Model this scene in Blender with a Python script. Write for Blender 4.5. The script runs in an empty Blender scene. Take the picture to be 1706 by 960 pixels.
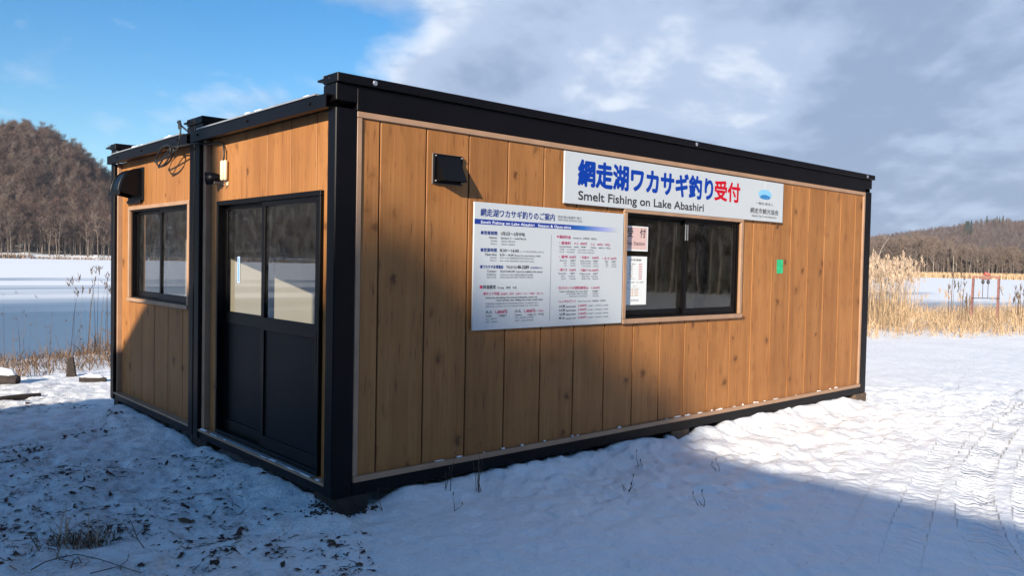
import bpy, bmesh, math, random
import numpy as np
from mathutils import Vector, Matrix

sc = bpy.context.scene
COL = sc.collection
random.seed(7); RNG = np.random.default_rng(7)

# ------------------------------------------------------------------ camera
YAW, PITCH, ROLL, FPX = 0.8414, -0.0307, 0.0198, 1348.66
CAM = np.array([-2.4546, -4.3626, 1.4666])
fw = np.array([math.cos(YAW)*math.cos(PITCH), math.sin(YAW)*math.cos(PITCH), math.sin(PITCH)])
r0 = np.array([math.sin(YAW), -math.cos(YAW), 0.0]); u0 = np.cross(r0, fw)
rt = math.cos(ROLL)*r0 + math.sin(ROLL)*u0
up = -math.sin(ROLL)*r0 + math.cos(ROLL)*u0
cd = bpy.data.cameras.new('camera'); cam = bpy.data.objects.new('camera', cd); COL.objects.link(cam)
cam.matrix_world = Matrix(((rt[0], up[0], -fw[0], CAM[0]), (rt[1], up[1], -fw[1], CAM[1]), (rt[2], up[2], -fw[2], CAM[2]), (0, 0, 0, 1)))
cd.sensor_width = 36.0; cd.lens = 36.0*FPX/1706.0
cd.clip_start = 0.05; cd.clip_end = 9000
sc.camera = cam

# ------------------------------------------------------------------ light, sky, exposure
SUN_EL, SUN_AZ = 19.9, 25.2            # light travels towards azimuth SUN_AZ (from +X), falling at SUN_EL
sd = bpy.data.lights.new('sun', 'SUN'); sd.energy = 5.0; sd.angle = math.radians(0.53); sd.color = (1.0, 0.90, 0.755)
sun = bpy.data.objects.new('sun', sd); COL.objects.link(sun)
ce, se = math.cos(math.radians(SUN_EL)), math.sin(math.radians(SUN_EL))
ldir = Vector((ce*math.cos(math.radians(SUN_AZ)), ce*math.sin(math.radians(SUN_AZ)), -se))
sun.rotation_euler = ldir.to_track_quat('-Z', 'Y').to_euler()
sun.location = (-40, -20, 30)

world = bpy.data.worlds.new('World'); sc.world = world; world.use_nodes = True
wn, wl = world.node_tree.nodes, world.node_tree.links
wn.clear()
def N(nodes, t, **kw):
    n = nodes.new(t)
    for k, v in kw.items():
        if k.startswith('i_'):
            n.inputs[int(k[2:]) if k[2:].isdigit() else k[2:].replace('_', ' ')].default_value = v
        else: setattr(n, k, v)
    return n
sky = N(wn, 'ShaderNodeTexSky'); sky.sky_type = 'NISHITA'; sky.sun_disc = False
sky.sun_elevation = math.radians(SUN_EL); sky.altitude = 50
to_sun = -ldir
sky.sun_rotation = math.atan2(to_sun.x, to_sun.y)
sky.air_density = 1.0; sky.dust_density = 0.3; sky.ozone_density = 3.0
hs = N(wn, 'ShaderNodeHueSaturation'); hs.inputs['Saturation'].default_value = 1.34
wl.new(sky.outputs[0], hs.inputs['Color'])
bg_sky = N(wn, 'ShaderNodeBackground'); bg_sky.inputs[1].default_value = 0.092
wl.new(hs.outputs[0], bg_sky.inputs[0])
tc = N(wn, 'ShaderNodeTexCoord'); sep = N(wn, 'ShaderNodeSeparateXYZ'); wl.new(tc.outputs['Generated'], sep.inputs[0])
def M(nodes, links, op, a, b=None, c=None, clamp=False):
    m = nodes.new('ShaderNodeMath'); m.operation = op; m.use_clamp = clamp
    for i, v in enumerate((a, b, c)):
        if v is None: continue
        if isinstance(v, (int, float)): m.inputs[i].default_value = v
        else: links.new(v, m.inputs[i])
    return m.outputs[0]
zz = M(wn, wl, 'ADD', M(wn, wl, 'MAXIMUM', sep.outputs[2], 0.0), 0.34)
px = M(wn, wl, 'DIVIDE', sep.outputs[0], zz); py = M(wn, wl, 'DIVIDE', sep.outputs[1], zz)
comb = N(wn, 'ShaderNodeCombineXYZ'); wl.new(px, comb.inputs[0]); wl.new(py, comb.inputs[1])
rotm = N(wn, 'ShaderNodeMapping'); rotm.inputs['Rotation'].default_value = (0, 0, math.radians(-35)); rotm.inputs['Scale'].default_value = (1.0, 1.0, 1); rotm.inputs['Location'].default_value = (3.1, 1.4, 0)
wl.new(comb.outputs[0], rotm.inputs[0])
n1 = N(wn, 'ShaderNodeTexNoise'); n1.inputs['Scale'].default_value = 2.0; n1.inputs['Detail'].default_value = 8; n1.inputs['Roughness'].default_value = 0.55; n1.inputs['Distortion'].default_value = 0.15
wl.new(rotm.outputs[0], n1.inputs['Vector'])
n2 = N(wn, 'ShaderNodeTexNoise'); n2.inputs['Scale'].default_value = 2.2; n2.inputs['Detail'].default_value = 6; n2.inputs['Roughness'].default_value = 0.5
wl.new(rotm.outputs[0], n2.inputs['Vector'])
# cloud bank grows towards azimuth 0 deg: same rule all round the sky
az0 = math.radians(2)
dotb = M(wn, wl, 'ADD', M(wn, wl, 'MULTIPLY', sep.outputs[0], math.cos(az0)), M(wn, wl, 'MULTIPLY', sep.outputs[1], math.sin(az0)))
bias = M(wn, wl, 'MULTIPLY', M(wn, wl, 'SUBTRACT', dotb, 0.43), 0.95)
dens = M(wn, wl, 'ADD', n1.outputs[0], bias)
def ramp(nodes, links, src, stops, interp='LINEAR'):
    r = nodes.new('ShaderNodeValToRGB'); r.color_ramp.interpolation = interp
    e = r.color_ramp.elements
    while len(e) > 1: e.remove(e[0])
    e[0].position = stops[0][0]; e[0].color = (*stops[0][1], 1)
    for p_, c_ in stops[1:]:
        x = e.new(p_); x.color = (*c_, 1)
    links.new(src, r.inputs[0]); return r.outputs[0]
mask = M(wn, wl, 'MULTIPLY', M(wn, wl, 'SUBTRACT', dens, 0.53), 6.0, clamp=True)
mask = M(wn, wl, 'SMOOTH_MIN', mask, 0.97, 0.1)
n4 = N(wn, 'ShaderNodeTexNoise'); n4.inputs['Scale'].default_value = 6.0; n4.inputs['Detail'].default_value = 5; n4.inputs['Roughness'].default_value = 0.6
wl.new(rotm.outputs[0], n4.inputs['Vector'])
puff = M(wn, wl, 'MULTIPLY', M(wn, wl, 'SUBTRACT', M(wn, wl, 'ADD', M(wn, wl, 'MULTIPLY', n4.outputs[0], 0.62), M(wn, wl, 'MULTIPLY', n1.outputs[0], 0.38)), 0.545), 6.0, clamp=True)
mask = M(wn, wl, 'MAXIMUM', mask, M(wn, wl, 'MULTIPLY', puff, 0.42))
core = M(wn, wl, 'MULTIPLY', M(wn, wl, 'SUBTRACT', dens, 0.66), 3.6, clamp=True)
# the same noise sampled a step towards the sun: the difference lights the sun-facing sides of the puffs
off = N(wn, 'ShaderNodeVectorMath'); off.operation = 'ADD'; wl.new(comb.outputs[0], off.inputs[0]); off.inputs[1].default_value = (-0.055, -0.026, 0)
rot2 = N(wn, 'ShaderNodeMapping'); rot2.inputs['Rotation'].default_value = rotm.inputs['Rotation'].default_value[:]; rot2.inputs['Location'].default_value = rotm.inputs['Location'].default_value[:]
wl.new(off.outputs[0], rot2.inputs[0])
n3 = N(wn, 'ShaderNodeTexNoise'); n3.inputs['Scale'].default_value = 2.0; n3.inputs['Detail'].default_value = 5; n3.inputs['Roughness'].default_value = 0.55; n3.inputs['Distortion'].default_value = 0.15
wl.new(rot2.outputs[0], n3.inputs['Vector'])
relief = M(wn, wl, 'MULTIPLY', M(wn, wl, 'SUBTRACT', n1.outputs[0], n3.outputs[0]), 3.4)
shade = M(wn, wl, 'SUBTRACT', M(wn, wl, 'ADD', M(wn, wl, 'MULTIPLY', core, 0.62), 0.12), M(wn, wl, 'ADD', relief, M(wn, wl, 'MULTIPLY', M(wn, wl, 'SUBTRACT', n2.outputs[0], 0.50), 1.6)))
ccol = ramp(wn, wl, shade, [(0.0, (0.66, 0.72, 0.82)), (0.35, (0.40, 0.49, 0.66)), (0.9, (0.25, 0.325, 0.475))], 'EASE')
bg_cl = N(wn, 'ShaderNodeBackground'); bg_cl.inputs[1].default_value = 0.70
wl.new(ccol, bg_cl.inputs[0])
mx = N(wn, 'ShaderNodeMixShader'); wl.new(mask, mx.inputs[0]); wl.new(bg_sky.outputs[0], mx.inputs[1]); wl.new(bg_cl.outputs[0], mx.inputs[2])
wo = N(wn, 'ShaderNodeOutputWorld'); wl.new(mx.outputs[0], wo.inputs[0])

sc.view_settings.view_transform = 'Standard'; sc.view_settings.look = 'None'
sc.view_settings.exposure = 0.88; sc.view_settings.gamma = 1.0
sc.cycles.max_bounces = 8; sc.cycles.transparent_max_bounces = 12; sc.cycles.caustics_reflective = False; sc.cycles.caustics_refractive = False

# ------------------------------------------------------------------ materials
def newmat(name):
    m = bpy.data.materials.new(name); m.use_nodes = True
    nt = m.node_tree; nt.nodes.clear()
    b = nt.nodes.new('ShaderNodeBsdfPrincipled'); o = nt.nodes.new('ShaderNodeOutputMaterial')
    nt.links.new(b.outputs[0], o.inputs[0])
    return m, nt.nodes, nt.links, b
def noise(nd, lk, vec, scale, detail=4, rough=0.55, dist=0.0):
    n = nd.new('ShaderNodeTexNoise'); n.inputs['Scale'].default_value = scale; n.inputs['Detail'].default_value = detail
    n.inputs['Roughness'].default_value = rough; n.inputs['Distortion'].default_value = dist
    if vec is not None: lk.new(vec, n.inputs['Vector'])
    return n.outputs[0]
def pos(nd): return nd.new('ShaderNodeNewGeometry').outputs['Position']
def bump(nd, lk, b, h, strength, dist=0.01):
    bp = nd.new('ShaderNodeBump'); bp.inputs['Strength'].default_value = strength; bp.inputs['Distance'].default_value = dist
    lk.new(h, bp.inputs['Height']); lk.new(bp.outputs[0], b.inputs['Normal'])
def simple(name, col, rough=0.6, metal=0.0, var=0.0, vscale=8.0, bmp=0.0, spec=0.5, two=False):
    m, nd, lk, b = newmat(name)
    b.inputs['Roughness'].default_value = rough; b.inputs['Metallic'].default_value = metal
    b.inputs['Specular IOR Level'].default_value = spec
    P = pos(nd); nz = noise(nd, lk, P, vscale, 5)
    lo = tuple(max(0, c*(1-var)) for c in col); hi = tuple(min(1, c*(1+var)) for c in col)
    lk.new(ramp(nd, lk, nz, [(0.3, lo), (0.7, hi)]), b.inputs['Base Color'])
    if bmp: bump(nd, lk, b, nz, bmp)
    return m

def make_siding():
    m, nd, lk, b = newmat('cedar_print_siding')
    sp = nd.new('ShaderNodeSeparateXYZ'); lk.new(pos(nd), sp.inputs[0])
    a = M(nd, lk, 'ADD', sp.outputs[0], M(nd, lk, 'MULTIPLY', sp.outputs[1], 1.0)); z = sp.outputs[2]
    def vec(sa, sz, off=0.0):
        c = nd.new('ShaderNodeCombineXYZ'); lk.new(M(nd, lk, 'MULTIPLY', a, sa), c.inputs[0]); lk.new(M(nd, lk, 'MULTIPLY', z, sz), c.inputs[1]); c.inputs[2].default_value = off
        return c.outputs[0]
    g1 = noise(nd, lk, vec(95, 1.3), 1.0, 3, 0.7)
    g2 = noise(nd, lk, vec(11, 0.7, 3.0), 1.0, 3, 0.5, 0.3)
    g3 = noise(nd, lk, vec(1.4, 1.3, 9.0), 1.0, 2)
    # printed knots: two columns per board
    vo = nd.new('ShaderNodeTexVoronoi'); vo.feature = 'F1'; vo.inputs['Scale'].default_value = 1.0; vo.inputs['Randomness'].default_value = 0.75
    wob = noise(nd, lk, vec(14, 14, 5.0), 1.0, 2)
    vv = nd.new('ShaderNodeVectorMath'); vv.operation = 'ADD'
    wv = nd.new('ShaderNodeCombineXYZ'); w1 = M(nd, lk, 'MULTIPLY', M(nd, lk, 'SUBTRACT', wob, 0.5), 0.45)
    lk.new(w1, wv.inputs[0]); lk.new(w1, wv.inputs[1])
    lk.new(vec(5.57, 4.6), vv.inputs[0]); lk.new(wv.outputs[0], vv.inputs[1]); lk.new(vv.outputs[0], vo.inputs['Vector'])
    sc_ = nd.new('ShaderNodeSeparateColor'); lk.new(vo.outputs['Color'], sc_.inputs[0])
    rad = M(nd, lk, 'ADD', M(nd, lk, 'MULTIPLY', sc_.outputs[0], 0.14), 0.095)
    knot = M(nd, lk, 'MULTIPLY', M(nd, lk, 'DIVIDE', M(nd, lk, 'SUBTRACT', rad, vo.outputs['Distance']), rad, clamp=True), 1.6, clamp=True)
    halo = M(nd, lk, 'DIVIDE', M(nd, lk, 'SUBTRACT', M(nd, lk, 'MULTIPLY', rad, 2.0), vo.outputs['Distance']), M(nd, lk, 'MULTIPLY', rad, 2.0), clamp=True)
    # small vertical flecks
    fl = noise(nd, lk, vec(42, 5.0, 21.0), 1.0, 2, 0.5)
    fleck = M(nd, lk, 'MULTIPLY', M(nd, lk, 'SUBTRACT', fl, 0.60), 8.0, clamp=True)
    t = M(nd, lk, 'ADD', M(nd, lk, 'MULTIPLY', g1, 0.42), M(nd, lk, 'ADD', M(nd, lk, 'MULTIPLY', g2, 0.36), M(nd, lk, 'MULTIPLY', g3, 0.22)))
    base = ramp(nd, lk, t, [(0.32, (0.210, 0.080, 0.022)), (0.5, (0.320, 0.133, 0.039)), (0.68, (0.415, 0.187, 0.061))])
    def mixc(f, A, col, amt):
        mm = nd.new('ShaderNodeMix'); mm.data_type = 'RGBA'
        lk.new(M(nd, lk, 'MULTIPLY', f, amt), mm.inputs[0]); lk.new(A, mm.inputs[6]); mm.inputs[7].default_value = (*col, 1); return mm.outputs[2]
    c = mixc(halo, base, (0.19, 0.075, 0.020), 0.6)
    c = mixc(fleck, c, (0.12, 0.044, 0.016), 0.65)
    c = mixc(knot, c, (0.095, 0.034, 0.010), 0.85)
    oi = nd.new('ShaderNodeObjectInfo'); hv = nd.new('ShaderNodeHueSaturation'); lk.new(M(nd, lk, 'ADD', 0.92, M(nd, lk, 'MULTIPLY', oi.outputs['Random'], 0.16)), hv.inputs['Value']); lk.new(c, hv.inputs['Color'])
    lk.new(hv.outputs[0], b.inputs['Base Color'])
    b.inputs['Roughness'].default_value = 0.55; b.inputs['Specular IOR Level'].default_value = 0.3
    bump(nd, lk, b, g1, 0.25, 0.002)
    return m
MAT = {}
MAT['siding'] = make_siding()
MAT['trim'] = simple('tan_trim', (0.36, 0.215, 0.13), 0.5, var=0.14, vscale=5)
MAT['steel'] = simple('black_brown_painted_steel', (0.0034, 0.0028, 0.0042), 0.42, var=0.25, vscale=3, spec=0.15)
MAT['sash'] = simple('dark_anodised_sash', (0.0035, 0.003, 0.0035), 0.36, var=0.15, vscale=6, spec=0.15)
MAT['door_panel'] = simple('dark_door_panel', (0.0045, 0.0045, 0.0075), 0.45, var=0.2, vscale=3, spec=0.15)
MAT['backing'] = simple('dark_backing', (0.02, 0.015, 0.012), 0.8)
MAT['interior'] = simple('cream_interior', (0.72, 0.65, 0.50), 0.7, var=0.05, vscale=1)
MAT['ceiling'] = simple('dark_ceiling', (0.06, 0.055, 0.05), 0.8)
MAT['floorm'] = simple('brown_floor', (0.10, 0.075, 0.055), 0.7, var=0.2)
MAT['roofm'] = simple('grey_roof_sheet', (0.30, 0.31, 0.33), 0.45, metal=0.3, var=0.1)
MAT['silver'] = simple('zinc_bolt', (0.55, 0.55, 0.55), 0.3, metal=0.9, var=0.1, vscale=90)
MAT['signwhite'] = simple('white_sign_face', (0.49, 0.52, 0.54), 0.4, var=0.015, vscale=2, spec=0.15)
MAT['signedge'] = simple('sign_edge', (0.17, 0.14, 0.12), 0.5)
MAT['blackplastic'] = simple('black_vent_enamel', (0.003, 0.003, 0.004), 0.4, spec=0.18)
MAT['cream'] = simple('cream_plastic', (0.66, 0.55, 0.38), 0.45)
MAT['cable'] = simple('black_cable', (0.012, 0.012, 0.013), 0.5)
MAT['timber'] = simple('weathered_timber', (0.10, 0.065, 0.042), 0.85, var=0.35, vscale=25, bmp=0.5)
MAT['darktimber'] = simple('dark_wet_timber', (0.028, 0.020, 0.016), 0.85, var=0.4, vscale=30, bmp=0.6)
MAT['rust'] = simple('rust_red_steel', (0.21, 0.095, 0.08), 0.7, var=0.3, vscale=12)
MAT['redpaint'] = simple('red_paint', (0.33, 0.07, 0.055), 0.5, var=0.1)
MAT['darkiron'] = simple('dark_iron', (0.06, 0.055, 0.055), 0.6, metal=0.4, var=0.3, vscale=12)
MAT['straw'] = simple('straw', (0.46, 0.315, 0.18), 0.8, var=0.30, vscale=3.0)
MAT['rustgrass'] = simple('rusty_dry_grass', (0.165, 0.098, 0.055), 0.85, var=0.45, vscale=5.0)
MAT['plume'] = simple('reed_plume', (0.42, 0.31, 0.22), 0.9, var=0.25, vscale=4)
MAT['stalk'] = simple('dark_dry_stalk', (0.10, 0.065, 0.042), 0.85, var=0.3, vscale=9)
MAT['leaf'] = simple('dead_leaf_brown', (0.045, 0.024, 0.015), 0.75, var=0.5, vscale=14)
MAT['bark'] = simple('tree_bark', (0.145, 0.115, 0.095), 0.9, var=0.35, vscale=0.9)
MAT['birch'] = simple('pale_birch_bark', (0.30, 0.255, 0.21), 0.85, var=0.35, vscale=1.3)
MAT['twig'] = simple('brown_twigs', (0.098, 0.058, 0.046), 0.9, var=0.45, vscale=0.05)
MAT['greytwig'] = simple('grey_twigs', (0.165, 0.12, 0.095), 0.9, var=0.3, vscale=0.08)
MAT['tantwig'] = simple('tan_twigs', (0.165, 0.118, 0.092), 0.9, var=0.35, vscale=0.06)
MAT['needle'] = simple('dark_conifer_needles', (0.030, 0.045, 0.032), 0.9, var=0.3, vscale=0.3)
MAT['shedwood'] = simple('brown_shed_boards', (0.14, 0.09, 0.06), 0.8, var=0.3, vscale=4)
MAT['snowclean'] = simple('clean_snow', (0.82, 0.84, 0.87), 0.6, var=0.02, vscale=3)
MAT['green'] = simple('green_sticker_print', (0.02, 0.42, 0.17), 0.5, var=0.35, vscale=55)
MAT['ink'] = simple('black_print', (0.022, 0.022, 0.028), 0.5)
MAT['navy'] = simple('navy_print', (0.012, 0.035, 0.20), 0.5)
MAT['blue'] = simple('blue_print', (0.003, 0.040, 0.30), 0.5, spec=0.1)
MAT['crimson'] = simple('crimson_print', (0.50, 0.004, 0.018), 0.5, spec=0.1)
MAT['red'] = simple('magenta_red_print', (0.47, 0.03, 0.11), 0.5)
MAT['grey'] = simple('grey_print', (0.16, 0.17, 0.20), 0.5)
MAT['white'] = simple('white_print', (0.82, 0.84, 0.88), 0.5)
MAT['skyblue'] = simple('light_blue_print', (0.22, 0.50, 0.72), 0.45)
MAT['midblue'] = simple('mid_blue_print', (0.02, 0.17, 0.42), 0.45)
MAT['pinkpaper'] = simple('pink_paper', (0.62, 0.42, 0.39), 0.7, var=0.03)
MAT['paper'] = simple('white_paper', (0.70, 0.72, 0.70), 0.7, var=0.03)
MAT['orangeink'] = simple('orange_print', (0.60, 0.30, 0.12), 0.6)
MAT['stickerblue'] = simple('blue_white_sticker', (0.42, 0.55, 0.75), 0.5)

def make_glass(name='window_glass', base=0.185):
    m = bpy.data.materials.new(name); m.use_nodes = True; nd, lk = m.node_tree.nodes, m.node_tree.links; nd.clear()
    tr = nd.new('ShaderNodeBsdfTransparent'); tr.inputs[0].default_value = (0.93, 0.94, 0.93, 1)
    gl = nd.new('ShaderNodeBsdfGlossy'); gl.inputs['Roughness'].default_value = 0.0; gl.inputs[0].default_value = (0.95, 0.97, 1, 1)
    lw = nd.new('ShaderNodeLayerWeight'); lw.inputs[0].default_value = 0.5
    f5 = M(nd, lk, 'POWER', lw.outputs['Facing'], 4.6)
    fr = M(nd, lk, 'ADD', M(nd, lk, 'MULTIPLY', f5, 0.80), base, clamp=True)      # double glazing: about twice the bare-glass reflection
    mx = nd.new('ShaderNodeMixShader'); lk.new(fr, mx.inputs[0]); lk.new(tr.outputs[0], mx.inputs[1]); lk.new(gl.outputs[0], mx.inputs[2])
    # a film of dust and dried drops
    df = nd.new('ShaderNodeBsdfDiffuse'); df.inputs[0].default_value = (0.55, 0.56, 0.56, 1)
    n_d = noise(nd, lk, pos(nd), 9, 6, 0.7); dm = nd.new('ShaderNodeMixShader')
    lk.new(M(nd, lk, 'MULTIPLY', M(nd, lk, 'SUBTRACT', n_d, 0.35, clamp=True), 0.11), dm.inputs[0]); lk.new(mx.outputs[0], dm.inputs[1]); lk.new(df.outputs[0], dm.inputs[2]); mx = dm
    o = nd.new('ShaderNodeOutputMaterial'); lk.new(mx.outputs[0], o.inputs[0]); return m
MAT['glass'] = make_glass(); MAT['glass_plain'] = make_glass('single_window_glass', 0.075)

def make_band():
    m, nd, lk, b = newmat('blue_band_print'); tcn = nd.new('ShaderNodeSeparateXYZ'); lk.new(pos(nd), tcn.inputs[0])
    f = M(nd, lk, 'DIVIDE', M(nd, lk, 'SUBTRACT', tcn.outputs[0], 1.95), 0.62, clamp=True)
    lk.new(ramp(nd, lk, f, [(0, (0.008, 0.035, 0.25)), (0.35, (0.02, 0.13, 0.42)), (0.75, (0.30, 0.33, 0.60)), (1.0, (0.49, 0.52, 0.54))]), b.inputs['Base Color'])
    b.inputs['Roughness'].default_value = 0.4; return m
MAT['band'] = make_band()

def make_snow():
    m, nd, lk, b = newmat('trodden_snow')
    P = pos(nd)
    nbig = noise(nd, lk, P, 0.9, 4); nf = noise(nd, lk, P, 14, 6, 0.6); nff = noise(nd, lk, P, 60, 4, 0.6)
    clean = ramp(nd, lk, nbig, [(0.35, (0.80, 0.805, 0.82)), (0.65, (0.87, 0.875, 0.885))])
    # door-side snow darkened in colour for the deeper shade there, plus dirt specks
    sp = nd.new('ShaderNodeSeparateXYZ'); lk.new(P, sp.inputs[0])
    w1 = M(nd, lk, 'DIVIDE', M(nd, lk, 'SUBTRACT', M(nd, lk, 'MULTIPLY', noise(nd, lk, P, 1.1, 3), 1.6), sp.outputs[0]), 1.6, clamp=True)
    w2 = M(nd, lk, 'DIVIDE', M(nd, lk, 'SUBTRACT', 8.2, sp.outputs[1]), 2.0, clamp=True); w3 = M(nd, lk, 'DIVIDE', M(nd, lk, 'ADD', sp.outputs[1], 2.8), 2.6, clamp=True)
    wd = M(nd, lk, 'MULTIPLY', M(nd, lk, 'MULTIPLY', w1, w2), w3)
    shade_grit = ramp(nd, lk, M(nd, lk, 'ADD', M(nd, lk, 'MULTIPLY', noise(nd, lk, P, 7, 6, 0.65), 0.6), M(nd, lk, 'MULTIPLY', noise(nd, lk, P, 55, 3, 0.6), 0.4)), [(0.33, (0.22, 0.19, 0.17)), (0.40, (0.50, 0.48, 0.46)), (0.54, (0.74, 0.73, 0.715))])
    mixs = nd.new('ShaderNodeMix'); mixs.data_type = 'RGBA'; lk.new(wd, mixs.inputs[0]); lk.new(clean, mixs.inputs[6]); lk.new(shade_grit, mixs.inputs[7])
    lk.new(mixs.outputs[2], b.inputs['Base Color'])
    b.inputs['Roughness'].default_value = 0.55; b.inputs['Specular IOR Level'].default_value = 0.25
    h = M(nd, lk, 'ADD', M(nd, lk, 'MULTIPLY', nf, 1.0), M(nd, lk, 'MULTIPLY', nff, 0.35))
    at = nd.new('ShaderNodeAttribute'); at.attribute_name = 'trk'; ts = nd.new('ShaderNodeSeparateXYZ'); lk.new(at.outputs['Vector'], ts.inputs[0])
    ph = M(nd, lk, 'ADD', M(nd, lk, 'MULTIPLY', ts.outputs[0], 2*math.pi/0.088), M(nd, lk, 'MULTIPLY', M(nd, lk, 'ABSOLUTE', ts.outputs[1]), 2.6))
    lug = M(nd, lk, 'MULTIPLY', M(nd, lk, 'ADD', M(nd, lk, 'MULTIPLY', M(nd, lk, 'SINE', ph), 1.6), 0.5, clamp=True), ts.outputs[2])
    h = M(nd, lk, 'ADD', M(nd, lk, 'MULTIPLY', h, 0.55), M(nd, lk, 'MULTIPLY', lug, 0.46))
    bump(nd, lk, b, h, 1.0, 0.035)
    return m
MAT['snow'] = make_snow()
def make_hillmat():
    m, nd, lk, b = newmat('wooded_hillside_floor'); P = pos(nd)
    n = noise(nd, lk, P, 0.03, 6, 0.65); n_b = noise(nd, lk, P, 0.25, 4, 0.6)
    t = M(nd, lk, 'ADD', M(nd, lk, 'MULTIPLY', n, 0.5), M(nd, lk, 'MULTIPLY', n_b, 0.5))
    lk.new(ramp(nd, lk, t, [(0.38, (0.060, 0.042, 0.035)), (0.50, (0.13, 0.11, 0.10)), (0.60, (0.45, 0.46, 0.48))]), b.inputs['Base Color'])
    b.inputs['Roughness'].default_value = 0.95; return m
MAT['hill'] = make_hillmat()
MAT['farhill'] = simple('brown_distant_hill_floor', (0.115, 0.080, 0.062), 0.95, var=0.35, vscale=0.02)
def make_ice():
    m, nd, lk, b = newmat('frozen_lake'); P = pos(nd)
    # distance from the home shore picks bare ice near, drifted snow far
    mp = nd.new('ShaderNodeMapping'); mp.inputs['Rotation'].default_value = (0, 0, math.radians(12)); mp.inputs['Scale'].default_value = (0.012, 0.055, 1); lk.new(P, mp.inputs[0])
    n_a = noise(nd, lk, mp.outputs[0], 1.0, 6, 0.6, 0.6)
    mp2 = nd.new('ShaderNodeMapping'); mp2.inputs['Rotation'].default_value = (0, 0, math.radians(5)); mp2.inputs['Scale'].default_value = (0.05, 0.35, 1); lk.new(P, mp2.inputs[0])
    n_c = noise(nd, lk, mp2.outputs[0], 1.0, 5, 0.6, 0.4)
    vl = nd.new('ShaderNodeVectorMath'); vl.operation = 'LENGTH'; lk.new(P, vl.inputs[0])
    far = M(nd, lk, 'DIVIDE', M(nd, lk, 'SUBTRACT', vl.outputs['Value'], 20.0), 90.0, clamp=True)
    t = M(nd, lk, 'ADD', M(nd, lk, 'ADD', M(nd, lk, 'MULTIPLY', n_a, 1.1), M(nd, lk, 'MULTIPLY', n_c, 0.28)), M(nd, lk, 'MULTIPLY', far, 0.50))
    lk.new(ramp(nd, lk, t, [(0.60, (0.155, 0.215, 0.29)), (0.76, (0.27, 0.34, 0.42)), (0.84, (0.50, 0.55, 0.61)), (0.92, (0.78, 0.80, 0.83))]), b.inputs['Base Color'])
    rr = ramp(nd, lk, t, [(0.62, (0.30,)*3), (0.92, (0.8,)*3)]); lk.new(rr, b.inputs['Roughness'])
    b.inputs['Specular IOR Level'].default_value = 0.3
    return m
MAT['ice'] = make_ice()

# ------------------------------------------------------------------ helpers
def link(o, parent=None):
    COL.objects.link(o)
    if parent is not None: o.parent = parent
    return o
def tag(o, label=None, cat=None, group=None, kind=None):
    if label: o['label'] = label
    if cat: o['category'] = cat
    if group: o['group'] = group
    if kind: o['kind'] = kind
    return o
def empty(name, loc, label=None, cat=None, group=None):
    o = bpy.data.objects.new(name, None); o.location = loc; o.empty_display_size = 0.2
    COL.objects.link(o); return tag(o, label, cat, group)
class MB:
    """collects shapes in one bmesh; build() links them as ONE mesh object (world coordinates, minus the parent's place)"""
    def __init__(s): s.bm = bmesh.new(); s.mi = 0
    def box(s, x0, x1, y0, y1, z0, z1):
        if x0 > x1: x0, x1 = x1, x0
        if y0 > y1: y0, y1 = y1, y0
        if z0 > z1: z0, z1 = z1, z0
        v = [s.bm.verts.new(c) for c in ((x0,y0,z0),(x1,y0,z0),(x1,y1,z0),(x0,y1,z0),(x0,y0,z1),(x1,y0,z1),(x1,y1,z1),(x0,y1,z1))]
        for f in ((0,3,2,1),(4,5,6,7),(0,1,5,4),(1,2,6,5),(2,3,7,6),(3,0,4,7)):
            s.bm.faces.new([v[i] for i in f]).material_index = s.mi
        return s
    def hull(s, pts, faces):
        v = [s.bm.verts.new(c) for c in pts]
        for f in faces: s.bm.faces.new([v[i] for i in f]).material_index = s.mi
        return s
    def tube(s, path, rad, n=6, caps=True):
        path = [Vector(q) for q in path]; rings = []
        if isinstance(rad, (int, float)): rad = [rad]*len(path)
        for i, q in enumerate(path):
            d = (path[min(i+1, len(path)-1)] - path[max(i-1, 0)]).normalized()
            a = d.orthogonal().normalized() if i == 0 else (pa - d*pa.dot(d)).normalized()
            pa = a; b_ = d.cross(a)
            rings.append([s.bm.verts.new(q + (a*math.cos(2*math.pi*k/n) + b_*math.sin(2*math.pi*k/n))*rad[i]) for k in range(n)])
        for i in range(len(rings)-1):
            for k in range(n):
                s.bm.faces.new((rings[i][k], rings[i][(k+1) % n], rings[i+1][(k+1) % n], rings[i+1][k])).material_index = s.mi
        if caps and n > 2:
            s.bm.faces.new(rings[0][::-1]).material_index = s.mi; s.bm.faces.new(rings[-1]).material_index = s.mi
        return s
    def build(s, name, mat, parent=None, bevel=0.0, smooth=False, segs=1):
        if bevel: bmesh.ops.bevel(s.bm, geom=s.bm.edges[:], offset=bevel, segments=segs, affect='EDGES', clamp_overlap=True)
        me = bpy.data.meshes.new(name); 
        if parent is not None:
            off = parent_origin(parent)
            bmesh.ops.translate(s.bm, verts=s.bm.verts[:], vec=-off)
        s.bm.to_mesh(me); s.bm.free()
        for m in (mat if isinstance(mat, (list, tuple)) else [mat]): me.materials.append(MAT[m])
        if smooth:
            for p_ in me.polygons: p_.use_smooth = True
        return link(bpy.data.objects.new(name, me), parent)
def parent_origin(p_):
    v = Vector((0, 0, 0))
    while p_ is not None: v += p_.location; p_ = p_.parent
    return v
def centre_origin(o):
    """move a top-level mesh's origin to its own base"""
    co = np.array([v.co[:] for v in o.data.vertices]); c = Vector(((co[:,0].min()+co[:,0].max())/2, (co[:,1].min()+co[:,1].max())/2, co[:,2].min()))
    o.data.transform(Matrix.Translation(-c)); o.location = Vector(o.location) + c
    return o
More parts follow.
